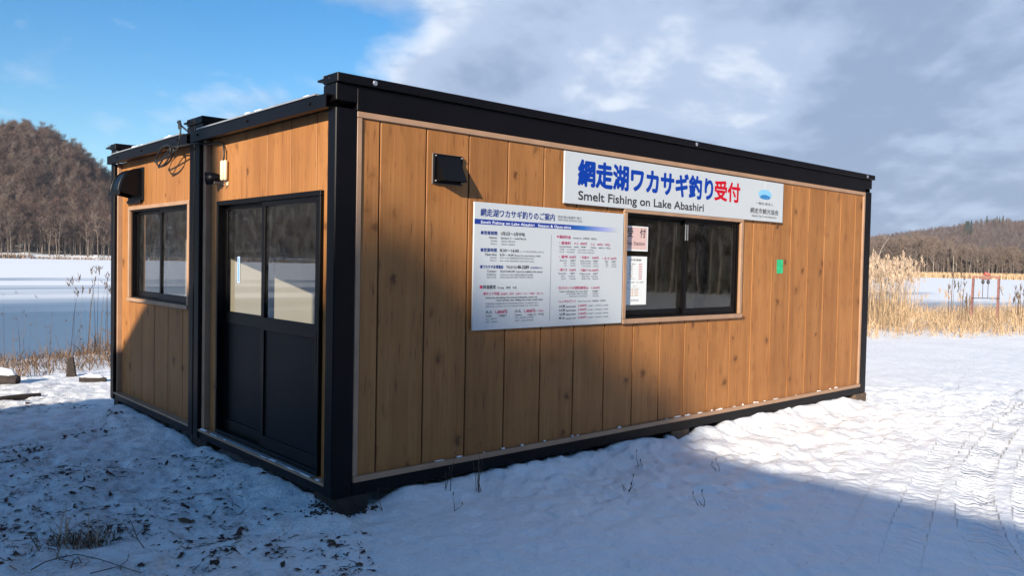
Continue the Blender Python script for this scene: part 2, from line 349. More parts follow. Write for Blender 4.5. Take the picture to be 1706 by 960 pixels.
def mesh_from(name, verts, faces, mats, matidx=None, smooth=False, parent=None):
    verts = np.asarray(verts, dtype=np.float32); me = bpy.data.meshes.new(name)
    faces = np.asarray(faces, dtype=np.int32); nf, k = faces.shape
    me.vertices.add(len(verts)); me.vertices.foreach_set('co', verts.ravel())
    me.loops.add(nf*k); me.loops.foreach_set('vertex_index', faces.ravel())
    me.polygons.add(nf); me.polygons.foreach_set('loop_start', np.arange(0, nf*k, k, dtype=np.int32))
    try: me.polygons.foreach_set('loop_total', np.full(nf, k, dtype=np.int32))
    except Exception: pass
    for m in (mats if isinstance(mats, (list, tuple)) else [mats]): me.materials.append(MAT[m])
    if matidx is not None: me.polygons.foreach_set('material_index', np.asarray(matidx, dtype=np.int32))
    if smooth: me.polygons.foreach_set('use_smooth', np.ones(nf, dtype=bool))
    me.update(calc_edges=True); me.validate()
    return me

# value noise in numpy
_perm = np.random.default_rng(3).random((256, 256)).astype(np.float64)
def vnoise(x, y):
    xi = np.floor(x).astype(np.int64); yi = np.floor(y).astype(np.int64)
    fx = x - xi; fy = y - yi; fx = fx*fx*(3-2*fx); fy = fy*fy*(3-2*fy)
    a = _perm[xi & 255, yi & 255]; b = _perm[(xi+1) & 255, yi & 255]; c = _perm[xi & 255, (yi+1) & 255]; d = _perm[(xi+1) & 255, (yi+1) & 255]
    return (a*(1-fx)+b*fx)*(1-fy) + (c*(1-fx)+d*fx)*fy
def fbm(x, y, o=4, g=0.5):
    s = 0; a = 1; t = 0
    for i in range(o): s = s + a*vnoise(x*2**i + 17.3*i, y*2**i + 5.1*i); t += a; a *= g
    return s/t
def cells(x, y, jit=0.8):
    """distance to the nearest jittered cell point and that cell's random value"""
    xi = np.floor(x).astype(np.int64); yi = np.floor(y).astype(np.int64); best = np.full(x.shape, 9.0); rv = np.zeros(x.shape)
    for dx in (-1, 0, 1):
        for dy in (-1, 0, 1):
            cx, cy = xi+dx, yi+dy
            jx = cx + 0.5 + jit*(_perm[cx & 255, cy & 255]-0.5); jy = cy + 0.5 + jit*(_perm[(cx+91) & 255, (cy+37) & 255]-0.5)
            d = np.hypot(x-jx, y-jy); m_ = d < best
            best = np.where(m_, d, best); rv = np.where(m_, _perm[(cx+13) & 255, (cy+77) & 255], rv)
    return best, rv
def sstep(a, b, x):
    t = np.clip((x-a)/(b-a), 0, 1); return t*t*(3-2*t)

# ------------------------------------------------------------------ the ground, one sheet out to the hills
L, W1, GAP = 7.15, 2.265, 0.016
WT = 4.546
def shore_y(x):
    return np.interp(x, [-400,-200,-60,-15,-1,4,9,15,25,40,80,300,900], [-150,-60,-5,8,9.6,11.2,15,16,11,3,-30,-200,-700])
AZR = [-30,0,5,16,25,50,70,80,100,120,150,170,200]
RR =  [3000,900,420,275,290,330,345,350,380,380,300,200,150]
CREST = {  # tangent of the skyline seen from the yard, by azimuth
 'az': [-180,-150,-100,-40,0,8,16,17.5,19,20.5,22,24,27,32,60,68,71,73,74.6,75.3,76.4,77.6,79.2,80.5,84,90,110,130,155,180],
 'tn': [.03,.03,.02,.02,.035,.05,.0535,.0535,.050,.046,.042,.037,.030,.02,.01,.02,.036,.062,.078,.090,.107,.1195,.127,.124,.128,.132,.125,.10,.05,.03]}
TRACKS = [  # centre-line points (x, y), half width, depth, tread strength
 ([(1.2,-3.75),(2.15,-3.02),(3.2,-2.50),(4.7,-2.04),(5.9,-1.78),(7.7,-1.45),(11,-1.1),(16,-0.9)], 0.10, 0.030, 1.0),
 ([(1.3,-3.95),(2.25,-3.22),(3.5,-2.74),(5.2,-2.28),(7.2,-1.92),(9.5,-1.75),(16,-1.7)], 0.09, 0.026, 1.0),
 ([(1.5,-4.3),(2.6,-3.48),(3.9,-3.02),(5.6,-2.60),(7.6,-2.28),(11,-2.2),(16,-2.3)], 0.10, 0.030, 1.0),
 ([(1.0,-2.9),(2.6,-2.35),(4.0,-1.93),(5.6,-1.52),(7.0,-1.25),(9.5,-1.0),(16,-.2)], 0.09, 0.016, 0.35),
 ([(1.4,-2.35),(3.0,-1.75),(4.5,-1.38),(6.3,-0.95),(8.5,-0.4),(12,0.6),(16,1.8)], 0.10, 0.014, 0.15),
 ([(2.2,-4.9),(3.2,-4.05),(4.6,-3.5),(6.6,-3.0),(9,-2.8),(16,-3.1)], 0.10, 0.028, 1.0),
]
def height(x, y, detail=True, store=None):
    d = shore_y(x) - y
    dx = x-CAM[0]; dy = y-CAM[1]; r = np.hypot(dx, dy); az = np.degrees(np.arctan2(dy, dx))
    R = np.interp(az, AZR, RR); R = np.where(az < -30, 3000, R)
    R = R + 14*(fbm(az*0.9+40, az*0+3, 3)-0.5)
    land = -0.10 + 0.03*(fbm(x*0.35, y*0.35, 3)-0.5)
    land = land - 0.10*sstep(10, 22, x+y*0.3) + 0.10*(fbm(x*0.08, y*0.08, 3)-0.5)*sstep(10, 30, r)
    # left bank: hummocks
    land = land + 0.30*np.maximum(0, fbm(x*1.1+3, y*1.1+8, 3)-0.5)*sstep(2.2, 0.6, d)*sstep(-6, -4, -np.abs(x))
    h = -1.3 + (land+1.3)*sstep(-1.6, 0.7, d)
    # far side
    tn = np.interp(az, CREST['az'], CREST['tn'])
    near = (az < 40)
    cr = np.where(near, 1350.0, R+190); hc = np.maximum(tn*cr + 1.5 - np.where(near, 9, 10), 1.0)
    foot = np.where(near, np.maximum(R+380, 700), R+4)
    far = 0.1 + 0.9*sstep(0, 12, r-R) + hc*sstep(0, 1, (r-foot)/(cr-foot))*(0.94+0.12*fbm(x*.01, y*.01, 3))
    far = far + 2.0*(fbm(x*0.03, y*0.03, 4)-0.5)*sstep(5, 60, r-R)
    beyond = sstep(0, 500, r-cr); far = far*(1-0.5*beyond)
    isfar = (r > R-6)
    h = np.where(isfar, np.maximum(h*0-1.3, -1.3+(far+1.3)*sstep(-6, 1, r-R)), h)
    # land that runs on behind the camera rises gently into woods
    back = (d > 0) & ~isfar
    h = np.where(back, h + 5.0*sstep(60, 400, d)*fbm(x*.004, y*.004, 2), h)
    if detail:
        nr = sstep(36, 22, r)*(d > -0.5)
        # trodden lumps, strongest in front of the long wall, softer in the foreground
        wall = np.maximum(np.maximum(-x, x-L), 0)**2 + np.maximum(-y, 0)**2
        tram = 0.34 + 0.62*sstep(1.3, 0.3, np.abs(y+0.55))*sstep(0.2, 2.6, x)*sstep(13, 8, x) + 0.35*sstep(0.3, -0.6, x)*sstep(-1.2, 0.4, y)
        warpx = x + 0.10*(vnoise(x*4, y*4)-.5); warpy = y + 0.10*(vnoise(x*4+9, y*4+5)-.5)
        c1, v1 = cells(warpx*3.6, warpy*4.4); c2, v2 = cells(warpx*7.5+5, warpy*7.5+2)
        dents = -0.030*sstep(0.62, 0.12, c1)*(v1 > 0.35) + 0.020*sstep(0.55, 0.1, c1)*(v1 <= 0.35)
        dents = dents - 0.019*sstep(0.55, 0.22, c2)*(v2 > 0.45) + 0.008*(fbm(x*13+3, y*13, 3, .6)-.5)*2
        rid = 0.020*(fbm(x*5+3, y*6, 4, 0.55)-0.5)
        h = h + nr*tram*(dents + rid)
        h = h + nr*0.013*(fbm(x*18, y*16, 3)-0.5)*(0.5+tram*0.5)
        # snow banked against the walls
        df = np.hypot(np.maximum(np.maximum(0.55-x, x-(L-0.42)), 0), np.maximum(-y, 0))
        ber = 0.105*np.exp(-(df/0.26)**2)*sstep(-0.9, -0.02, -np.abs(y)+0)*1.0
        ber = 0.088*np.exp(-(df/0.17)**1.6)*(y < 0.06)*(0.75+0.5*fbm(x*2.3, y*0+4, 3))
        ber = ber*(1-0.45*np.exp(-((x-3.5)/0.22)**2))
        h = h + ber
        de = np.hypot(np.maximum(-x, 0), np.maximum(np.maximum(0.22-y, y-4.2), 0))
        h = h + 0.075*np.exp(-(de/0.30)**1.6)*(x < 0.06)*(0.5+1.0*fbm(y*2.1, x*0+9, 3))*sstep(0.0, 0.25, np.abs(y-2.27))
        # wheel tracks
        tracks = np.zeros_like(x)
        for pts, hw, dep, tread in TRACKS:
            q = np.array(pts, float)
            yc = np.interp(x, q[:,0], q[:,1]); 
            # smooth the polyline
            for s_ in (0.35, 0.7): yc = yc + np.interp(x-s_, q[:,0], q[:,1]) + np.interp(x+s_, q[:,0], q[:,1])
            yc = yc/5.0
            sl = (np.interp(x+.4, q[:,0], q[:,1])-np.interp(x-.4, q[:,0], q[:,1]))/0.8; cs = 1/np.sqrt(1+sl*sl)
            t = (y-yc)*cs
            ins = sstep(hw*1.30, hw*0.80, np.abs(t))
            fade = sstep(q[0,0]+.4, q[0,0]+2.0, x)*sstep(17, 11, x)
            h = h + fade*0.5*(-dep*ins + 0.25*dep*np.exp(-((np.abs(t)-hw*1.25)/(hw*0.28))**2))
            s = x/cs
            rib = np.cos(t/hw*math.pi*2.0)*0.4
            lug = np.tanh(3*np.sin(2*math.pi*s/0.098 + np.abs(t)/hw*2.4))
            h = h + fade*ins*tread*(0.006*lug + 0.0035*rib)
            if store is not None:
                m_ = (fade*ins*tread) > 0.02
                store[m_, 0] = s[m_]; store[m_, 1] = (t/hw)[m_]; store[m_, 2] = (fade*ins*tread)[m_]
            # damp other relief inside the track
    return h

NA = 600
az_f = np.linspace(9, 88, NA); az_c = np.linspace(88, 369, 96)[1:-1]
az_all = np.radians(np.concatenate([az_f, az_c]))
rr_ = [0.7]
while rr_[-1] < 4200:
    r_ = rr_[-1]; k_ = 0.02 if r_ < 1.8 else (0.0046 if r_ < 12 else (0.012 if r_ < 60 else 0.028)); rr_.append(r_*(1+k_))
rad = np.array(rr_); na, nrad = len(az_all), len(rad)
GX = CAM[0] + np.outer(rad, np.cos(az_all)); GY = CAM[1] + np.outer(rad, np.sin(az_all))
TRK = np.zeros((GX.size, 3)); GZ = height(GX.ravel(), GY.ravel(), store=TRK).reshape(GX.shape)
V = np.stack([GX.ravel(), GY.ravel(), GZ.ravel()], 1)
V = np.vstack([V, [[CAM[0], CAM[1], -0.1]]])
ii, jj = np.meshgrid(np.arange(nrad-1), np.arange(na), indexing='ij'); j2 = (jj+1) % na
F = np.stack([ii*na+jj, (ii+1)*na+jj, (ii+1)*na+j2, ii*na+j2], -1).reshape(-1, 4)
rc = rad[ii.ravel()]; xx = GX[ii, jj].ravel(); yy = GY[ii, jj].ravel()
azc = np.degrees(np.arctan2(yy-CAM[1], xx-CAM[0])); Rc = np.where(azc < -30, 3000, np.interp(azc, AZR, RR))
mi = ((rc > Rc+6) | (rc > 900)).astype(np.int32) + ((azc < 40) & (rc > Rc+8)).astype(np.int32)
mi = np.minimum(mi, 2)
hole = [[nrad*na, j, (j+1) % na, nrad*na] for j in range(na)]
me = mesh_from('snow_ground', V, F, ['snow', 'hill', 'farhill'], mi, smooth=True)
ta = me.attributes.new('trk', 'FLOAT_VECTOR', 'POINT'); ta.data.foreach_set('vector', np.vstack([TRK, [[0, 0, 0]]]).astype(np.float32).ravel())
ground = link(bpy.data.objects.new('snow_ground', me)); tag(ground, 'white trodden snow ground with tyre tracks, running on to brown wooded hills', kind='structure')
bm = bmesh.new(); vs = [bm.verts.new(V[j]) for j in range(na)]; c0 = bm.verts.new((CAM[0], CAM[1], -0.1))
for j in range(na): bm.faces.new((c0, vs[j], vs[(j+1) % na]))
me2 = bpy.data.meshes.new('snow_patch'); bm.to_mesh(me2); bm.free(); me2.materials.append(MAT['snow'])
o = link(bpy.data.objects.new('snow_underfoot', me2)); tag(o, kind='structure')

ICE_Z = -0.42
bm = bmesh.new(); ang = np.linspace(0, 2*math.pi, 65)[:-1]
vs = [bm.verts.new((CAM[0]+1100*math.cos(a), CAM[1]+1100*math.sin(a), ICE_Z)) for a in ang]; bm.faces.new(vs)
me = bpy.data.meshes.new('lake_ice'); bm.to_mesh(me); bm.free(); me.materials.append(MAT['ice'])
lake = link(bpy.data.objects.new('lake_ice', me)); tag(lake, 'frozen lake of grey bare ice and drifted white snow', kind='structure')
def gz(x, y): return float(height(np.array([float(x)]), np.array([float(y)]))[0])

# ------------------------------------------------------------------ the two container cabins
BW, X0 = 0.3587, 0.3229
def rects_minus(x0, x1, z0, z1, holes):
    out = [(x0, x1, z0, z1)]
    for hx0, hx1, hz0, hz1 in holes:
        nxt = []
        for a0, a1, b0, b1 in out:
            if hx1 <= a0 or hx0 >= a1 or hz1 <= b0 or hz0 >= b1: nxt.append((a0, a1, b0, b1)); continue
            if hx0 > a0: nxt.append((a0, hx0, b0, b1))
            if hx1 < a1: nxt.append((hx1, a1, b0, b1))
            c0, c1 = max(a0, hx0), min(a1, hx1)
            if hz0 > b0: nxt.append((c0, c1, b0, hz0))
            if hz1 < b1: nxt.append((c0, c1, hz1, b1))
        out = nxt
    return out
def siding(parent, axis, edges, z0, z1, face, holes=()):
    """vertical boards between successive edges; axis 'x' = long wall facing -Y, 'y' = end wall facing -X"""
    cache = {}
    for e0, e1 in zip(edges[:-1], edges[1:]):
        a0, a1 = e0+0.0052, e1-0.0052
        rs = rects_minus(a0, a1, z0, z1, holes)
        # pieces that touch stay one board; pieces parted by an opening are boards of their own
        grp = []
        for q in rs:
            hit = [g for g in grp if any(q[0] <= r[1]+1e-6 and r[0] <= q[1]+1e-6 and q[2] <= r[3]+1e-6 and r[2] <= q[3]+1e-6 and ((q[0] < r[1]-1e-6 and r[0] < q[1]-1e-6) or (q[2] < r[3]-1e-6 and r[2] < q[3]-1e-6)) for r in g)]
            new = [q]
            for g in hit: new += g; grp.remove(g)
            grp.append(new)
        for g in grp:
            key = tuple((round(q[0]-a0, 4), round(q[1]-a0, 4), round(q[2], 4), round(q[3], 4)) for q in g)
            loc = Vector((a0, face, 0) if axis == 'x' else (face, a0, 0)) - parent_origin(parent)
            if key not in cache:
                bm = bmesh.new(); t, c = 0.012, 0.003
                us = sorted({round(v, 5) for q in g for v in (q[0]-a0, q[1]-a0)}); zs = sorted({round(v, 5) for q in g for v in (q[2], q[3])})
                def inside(u, z): return any(q[0]-a0-1e-4 <= u <= q[1]-a0+1e-4 and q[2]-1e-4 <= z <= q[3]+1e-4 for q in g)
                P = (lambda u, w, z: (u, w, z)) if axis == 'x' else (lambda u, w, z: (w, u, z))
                cellsin = [[inside((us[i]+us[i+1])/2, (zs[j]+zs[j+1])/2) for j in range(len(zs)-1)] for i in range(len(us)-1)]
                vc = {}
                def vert(i, j, w):
                    k_ = (i, j, w)
                    if k_ not in vc:
                        u = us[i]
                        if w == 0: u += c if i == 0 else (-c if i == len(us)-1 else 0)
                        vc[k_] = bm.verts.new(P(u, {0: 0.0, 1: c, 2: t}[w], zs[j]))
                    return vc[k_]
                get = lambda i, j: 0 <= i < len(us)-1 and 0 <= j < len(zs)-1 and cellsin[i][j]
                for i in range(len(us)-1):
                    for j in range(len(zs)-1):
                        if not cellsin[i][j]: continue
                        bm.faces.new((vert(i, j, 0), vert(i+1, j, 0), vert(i+1, j+1, 0), vert(i, j+1, 0)))
                        bm.faces.new((vert(i, j, 2), vert(i, j+1, 2), vert(i+1, j+1, 2), vert(i+1, j, 2)))
                        for (di, dj, A, B) in ((-1, 0, (i, j), (i, j+1)), (1, 0, (i+1, j), (i+1, j+1)), (0, -1, (i, j), (i+1, j)), (0, 1, (i, j+1), (i+1, j+1))):
                            if get(i+di, j+dj): continue
                            bm.faces.new((vert(*A, 0), vert(*B, 0), vert(*B, 1), vert(*A, 1))); bm.faces.new((vert(*A, 1), vert(*B, 1), vert(*B, 2), vert(*A, 2)))
                bmesh.ops.recalc_face_normals(bm, faces=bm.faces[:])
                me = bpy.data.meshes.new('siding_board'); bm.to_mesh(me); bm.free(); me.materials.append(MAT['siding']); cache[key] = me
            o = link(bpy.data.objects.new('siding_board', cache[key]), parent); o.location = loc

def bolt(parent, x, y, z, axis, r=0.011, mat='silver', name='bolt'):
    b = MB(); d = {'-y': (0, -1, 0), '-x': (-1, 0, 0)}[axis]
    p_ = Vector((x, y, z)); dv = Vector(d)
    b.tube([p_, p_+dv*0.004, p_+dv*0.009, p_+dv*0.012], [r*1.35, r*1.35, r, r*0.4], 8)
    return b.build(name, mat, parent)

def module(y0, label, front):
    y1 = y0 + W1
    C = empty('container_cabin', (0, y0, 0), label, 'cabin')
    # posts
    for xa, xb in ((0.0, 0.146), (L-0.146, L)):
        for ya, yb in ((y0, y0+0.099), (y1-0.099, y1)):
            MB().box(xa, xb, ya, yb, 0.0, 2.39).build('corner_post', 'steel', C, bevel=0.006)
            # head casting above the post
            MB().box(xa+0.0015, xb, ya-(0 if ya == y0 else 0.062)+0.001, yb+(0.062 if ya == y0 else 0)-0.001, 2.43, 2.534).build('post_head', 'steel', C, bevel=0.004)
            f = MB(); yf = ya if ya == y0 else ya+0.05
            f.box(xa-0.006, xa+0.11, yf+0.08, yf+0.225, 2.562, 2.576); fo = f.build('lug_plate', 'steel', C, bevel=0.003)
            for k in range(2):
                q = MB(); q.tube([(xa+0.01, yf+0.10+0.07*k, 2.575), (xa+0.01, yf+0.10+0.07*k, 2.597)], 0.008, 6); q.build('bolt', 'silver', fo)
    # long beams top (with cap lip) and floor beams
    for s, ya in ((-1, y0), (1, y1)):
        yb0, yb1 = (ya+0.003, ya+0.06) if s < 0 else (ya-0.06, ya-0.003)
        bm_ = MB().box(0.148, L-0.148, yb0, yb1, 2.385, 2.5345).build('long_roof_beam', 'steel', C, bevel=0.003)
        yc0, yc1 = (ya-0.022, ya+0.155) if s < 0 else (ya-0.155, ya+(0.022 if not front else 0.004))
        if s < 0 and not front: yc0 = ya-0.004
        cap = MB().box(-0.004, L+0.03, yc0, yc1, 2.5365, 2.592).build('cap_rail', 'steel', C, bevel=0.004)
        if s < 0 and front:
            for x in (0.256, 3.604, 6.973): bolt(cap, x, yc0, 2.563, '-y', 0.013)
        MB().box(0.148, L-0.148, (ya+0.002 if s < 0 else ya-0.08), (ya+0.08 if s < 0 else ya-0.002), 0.0, 0.078).build('floor_beam', 'steel', C, bevel=0.003)
    # end beams: C channels standing proud of the posts
    for xo, sg in ((0.0, 1), (L, -1)):
        e = MB(); a, b_ = xo-0.045*sg, xo-0.039*sg
        e.box(a, b_, y0+0.045, y1-0.02, 2.385, 2.466); e.box(b_, xo+0.072*sg, y0+0.045, y1-0.02, 2.459, 2.466); e.box(b_, xo-0.001*sg, y0+0.045, y1-0.02, 2.385, 2.391)
        eb = e.build('end_roof_beam', 'steel', C)
        if sg > 0:
            for y in ((0.248, 1.165, 2.091) if front else (2.527, 3.454, 4.179)): bolt(eb, a, y, 2.43, '-x', 0.008, 'blackplastic')
        MB().box(xo+0.012*sg, xo+0.075*sg, y0+0.101, y1-0.101, 0.0, 0.055).build('end_floor_beam', 'steel', C, bevel=0.003)
        MB().box(xo+0.02*sg, xo+0.075*sg, y0+0.101, y1-0.101, 2.405, 2.457).build('head_rail', 'steel', C)
    # roof sheet, snow-dusted edge, ceiling and floor
    rf = MB().box(-0.052, L+0.052, y0+0.162, y1-0.162, 2.470, 2.480)
    rf.box(-0.052, 0.3, y0+0.045, y0+0.1615, 2.470, 2.480) if False else None
    rfo = rf.build('roof_sheet', 'roofm', C)
    for k in range(16):
        xk = 0.3+k*0.42; MB().box(xk, xk+0.05, y0+0.166, y1-0.166, 2.4805, 2.492).build('roof_rib', 'roofm', rfo)
    sb = MB()
    for k in range(6 if not front else 4):
        ya = y0+0.2+random.random()*(W1-0.5); w = 0.03+random.random()*0.09
        sb.box(-0.045+random.random()*0.01, 0.02, ya, ya+w, 2.4805, 2.4805+0.006+random.random()*0.012)
    so = sb.build('frost_on_roof_edge', 'snowclean', C, bevel=0.002); so['kind'] = 'stuff'
    MB().box(0.10, L-0.10, y0+0.02 if front else y0+0.001, y1-0.001 if front else y1-0.06, 2.33, 2.34).build('ceiling', 'ceiling', C)
    MB().box(0.10, L-0.10, y0+0.082, y1-0.082, 0.03, 0.06).build('floor', 'floorm', C)
    return C

F1 = module(0.0, 'nearer cedar-look cabin with black steel frame, glazed sliding doors and ticket window', True)
F2 = module(W1+GAP, 'rear cedar-look cabin behind the nearer one, with a wide side window and hooded vent', False)
Y2 = W1+GAP

def wall_backing(parent, axis, a0, a1, z0, z1, depth0, depth1, holes, mat_out='backing', mat_in='interior', name='wall_lining'):
    mid = depth0 + (depth1-depth0)*0.2
    for nm, m_, d0, d1 in (('wall_core', mat_out, depth0, mid-0.0005 if depth1 > depth0 else mid+0.0005), (name, mat_in, mid+(0.0005 if depth1 > depth0 else -0.0005), depth1)):
        b = MB()
        for q0, q1, w0, w1 in rects_minus(a0, a1, z0, z1, holes):
            if axis == 'x': b.box(q0, q1, d0, d1, w0, w1)
            else: b.box(d0, d1, q0, q1, w0, w1)
        b.build(nm, m_, parent)

# --- long wall of the nearer cabin
FACE = 0.016
WIN = (2.700, 4.385, 1.015, 1.908)
edges = [0.188] + [X0+k*BW for k in range(19)] + [L-0.188]
siding(F1, 'x', edges, 0.118, 2.342, FACE, [WIN])
wall_backing(F1, 'x', 0.149, L-0.149, 0.08, 2.38, FACE+0.0135, 0.095, [WIN])
def trim(parent, *boxes, name='trim_strip', mat='trim', bev=0.004):
    for b_ in boxes: MB().box(*b_).build(name, mat, parent, bevel=bev)
trim(F1, (0.1492, L-0.1492, 0.002, 0.030, 2.343, 2.381), (0.1492, L-0.1492, -0.008, 0.030, 0.0795, 0.116),
     (0.1495, 0.187, 0.003, 0.030, 0.1165, 2.3425), (L-0.187, L-0.1495, 0.003, 0.030, 0.1165, 2.3425))
# --- ticket window
wx0, wx1, wz0, wz1 = 2.660, 4.424, 0.982, 1.943
wt = MB().box(wx0, wx1, -0.010, 0.0145, wz1-0.040, wz1).build('window_trim', 'trim', F1, bevel=0.004)
MB().box(wx0, wx1, -0.018, 0.0145, wz0, wz0+0.040).build('window_trim', 'trim', F1, bevel=0.004)
MB().box(wx0, wx0+0.043, -0.0095, 0.0145, wz0+0.0405, wz1-0.0405).build('window_trim', 'trim', F1, bevel=0.004)
MB().box(wx1-0.043, wx1, -0.0095, 0.0145, wz0+0.0405, wz1-0.0405).build('window_trim', 'trim', F1, bevel=0.004)
def sliding_window(parent, axis, a0, a1, z0, z1, d, amid, rail=0.05, stile=0.034, flip=False, in_first=True):
    """dark aluminium slider; returns its frame. d = depth of the outer face"""
    def bx(mb, p0, p1, e0, e1, w0, w1):
        return mb.box(p0, p1, e0, e1, w0, w1) if axis == 'x' else mb.box(e0, e1, p0, p1, w0, w1)
    fr = MB(); t = 0.022
    bx(fr, a0, a1, d, d+0.075, z1-t, z1); bx(fr, a0, a1, d, d+0.075, z0, z0+t); bx(fr, a0, a0+t, d, d+0.075, z0+t, z1-t); bx(fr, a1-t, a1, d, d+0.075, z0+t, z1-t)
    W = fr.build('window', 'sash', parent, bevel=0.002)
    ends = ((a0+t+0.001, amid+0.02), (amid-0.02, a1-t-0.001))
    for i, (s0, s1) in enumerate(ends):
        dd = d+0.012 if (i == 0) == in_first else d+0.042
        zb, zt = z0+t+0.001, z1-t-0.001
        sh = MB(); bx(sh, s0, s1, dd, dd+0.026, zb, zb+rail); bx(sh, s0, s1, dd, dd+0.026, zt-0.028, zt)
        bx(sh, s0, s0+stile, dd, dd+0.026, zb+rail, zt-0.028); bx(sh, s1-stile, s1, dd, dd+0.026, zb+rail, zt-0.028)
        sh.build('sash', 'sash', W, bevel=0.0015)
        gp = MB(); g0, g1, h0, h1 = s0+stile-0.004, s1-stile+0.004, zb+rail-0.004, zt-0.024
        dg = dd+0.013
        gp.hull([(g0, dg, h0), (g1, dg, h0), (g1, dg, h1), (g0, dg, h1)] if axis == 'x' else [(dg, g0, h0), (dg, g1, h0), (dg, g1, h1), (dg, g0, h1)], [(0, 1, 2, 3)])
        gp.build('pane', 'glass_plain' if axis == 'x' else 'glass', W)
    return W
w_long = sliding_window(F1, 'x', 2.7005, 4.3845, 1.0155, 1.9075, 0.018, 3.565, in_first=False)
for k, x in enumerate((3.540, 3.575)):
    MB().box(x-0.007, x+0.007, 0.020 if k == 0 else 0.024, 0.0285, 1.70, 1.845).build('lock_strip', 'silver', w_long, bevel=0.002)

# --- end wall of the nearer cabin with the sliding doors
EF = 0.072
DOOR = (0.262, 1.925, 0.085, 1.905)
siding(F1, 'y', [0.10, 0.365, 0.722, 1.081, 1.440, 1.797, 2.098], 0.075, 2.402, EF, [DOOR])
wall_backing(F1, 'y', 0.100, W1-0.100, 0.058, 2.404, EF+0.0135, EF+0.09, [DOOR])
trim(F1, (0.030, EF+0.012, 2.108, 2.164, 0.078, 2.40), (0.002, EF+0.02, 0.1005, W1-0.1005, 0.057, 0.0745), bev=0.003)
dr = MB(); d0, d1, e0, e1 = DOOR
for a_ in ((d0, d1, e1-0.035, e1), (d0, d1, e0, e0+0.03), (d0, d0+0.03, e0+0.03, e1-0.035), (d1-0.03, d1, e0+0.03, e1-0.035)):
    dr.box(0.045, 0.150, a_[0], a_[1], a_[2], a_[3])
DR = dr.build('sliding_door', 'sash', F1, bevel=0.003)
for i, (s0, s1, dd) in enumerate(((d0+0.031, 1.135, 0.058), (1.075, d1-0.031, 0.100))):
    lf = MB(); zb, zt = e0+0.031, e1-0.036; st = 0.050
    lf.box(dd, dd+0.032, s0, s1, zb, zb+0.085); lf.box(dd, dd+0.032, s0, s1, zt-0.035, zt); lf.box(dd, dd+0.032, s0, s1, 0.955, 1.045)
    for y_ in (s0, s1-st):
        lf.box(dd, dd+0.032, y_, y_+st, zb+0.085, 0.955); lf.box(dd, dd+0.032, y_, y_+st, 1.045, zt-0.035)
    lf.build('door_leaf', 'sash', DR, bevel=0.002)
    MB().box(dd+0.012, dd+0.020, s0+st-0.003, s1-st+0.003, zb+0.082, 0.958).build('door_panel', 'door_panel', DR)
    g = MB(); x_ = dd+0.016; g.hull([(x_, s0+st-.003, 1.042), (x_, s1-st+.003, 1.042), (x_, s1-st+.003, zt-.032), (x_, s0+st-.003, zt-.032)], [(0, 1, 2, 3)])
    g.build('pane', 'glass', DR)
MB().box(0.049, 0.0575, d0+0.040, d0+0.058, 0.80, 1.00).build('handle', 'blackplastic', DR, bevel=0.002)
MB().box(0.008, 0.044, d0+0.02, d1+0.0, 0.0755, 0.0835).build('door_threshold', 'roofm', F1, bevel=0.002)

# --- end wall of the rear cabin with its window
WIN2 = (2.560, 4.110, 1.045, 1.918)
siding(F2, 'y', [Y2+0.10, 2.71, 3.068, 3.427, 3.785, 4.143, WT-0.125], 0.075, 2.402, EF, [WIN2])
wall_backing(F2, 'y', Y2+0.100, WT-0.100, 0.058, 2.404, EF+0.0135, EF+0.09, [WIN2])
trim(F2, (0.030, EF+0.012, WT-0.124, WT-0.101, 0.078, 2.40), (0.002, EF+0.02, Y2+0.1005, WT-0.1005, 0.057, 0.0745), bev=0.003)
a0, a1, b0, b1 = 2.525, 4.150, 1.020, 1.945
MB().box(0.045, 0.0705, a0, a1, b1-0.034, b1).build('window_trim', 'trim', F2, bevel=0.003)
MB().box(0.036, 0.0705, a0, a1, b0, b0+0.034).build('window_trim', 'trim', F2, bevel=0.003)
MB().box(0.046, 0.0705, a0, a0+0.034, b0+0.0345, b1-0.0345).build('window_trim', 'trim', F2, bevel=0.003)
MB().box(0.046, 0.0705, a1-0.034, a1, b0+0.0345, b1-0.0345).build('window_trim', 'trim', F2, bevel=0.003)
sliding_window(F2, 'y', 2.5605, 4.1095, 1.0455, 1.9175, 0.070, 3.31, rail=0.055, stile=0.036, in_first=True)
# interior linings: back wall, far end walls, party gap open between the cabins
MB().box(0.165, L-0.165, WT-0.246, WT-0.12, 0.061, 2.329).build('wall_lining', 'interior', F2)
MB().box(0.148, L-0.148, WT-0.03, WT-0.006, 0.08, 2.38).build('rear_wall_panel', 'siding', F2)
for C_, ya, yb in ((F1, 0.100, W1-0.1), (F2, Y2+0.1, WT-0.1)):
    MB().box(L-0.16, L-0.10, ya, yb, 0.061, 2.40).build('wall_lining', 'interior', C_)
    MB().box(L-0.095, L-0.06, ya, yb, 0.058, 2.40).build('end_wall_panel', 'siding', C_)

# frost and wind-blown snow lying on the bottom trim
b = MB()
for k in range(30):
    x = 0.4 + 6.5*random.random()**0.75; w = 0.012+0.07*random.random()**2
    b.box(x, x+w, -0.004+random.random()*0.008, 0.014, 0.1165, 0.1165+0.004+random.random()*0.009)
o = b.build('snow_on_trim', 'snowclean', F1, bevel=0.002); o['kind'] = 'stuff'
b = MB()
for k in range(16):
    y = 0.12+random.random()*2.0; b.box(0.006, 0.02+random.random()*0.02, y, y+0.02+random.random()*0.08, 0.0748, 0.078+random.random()*0.006)
o = b.build('snow_on_sill', 'snowclean', F1, bevel=0.0015); o['kind'] = 'stuff'

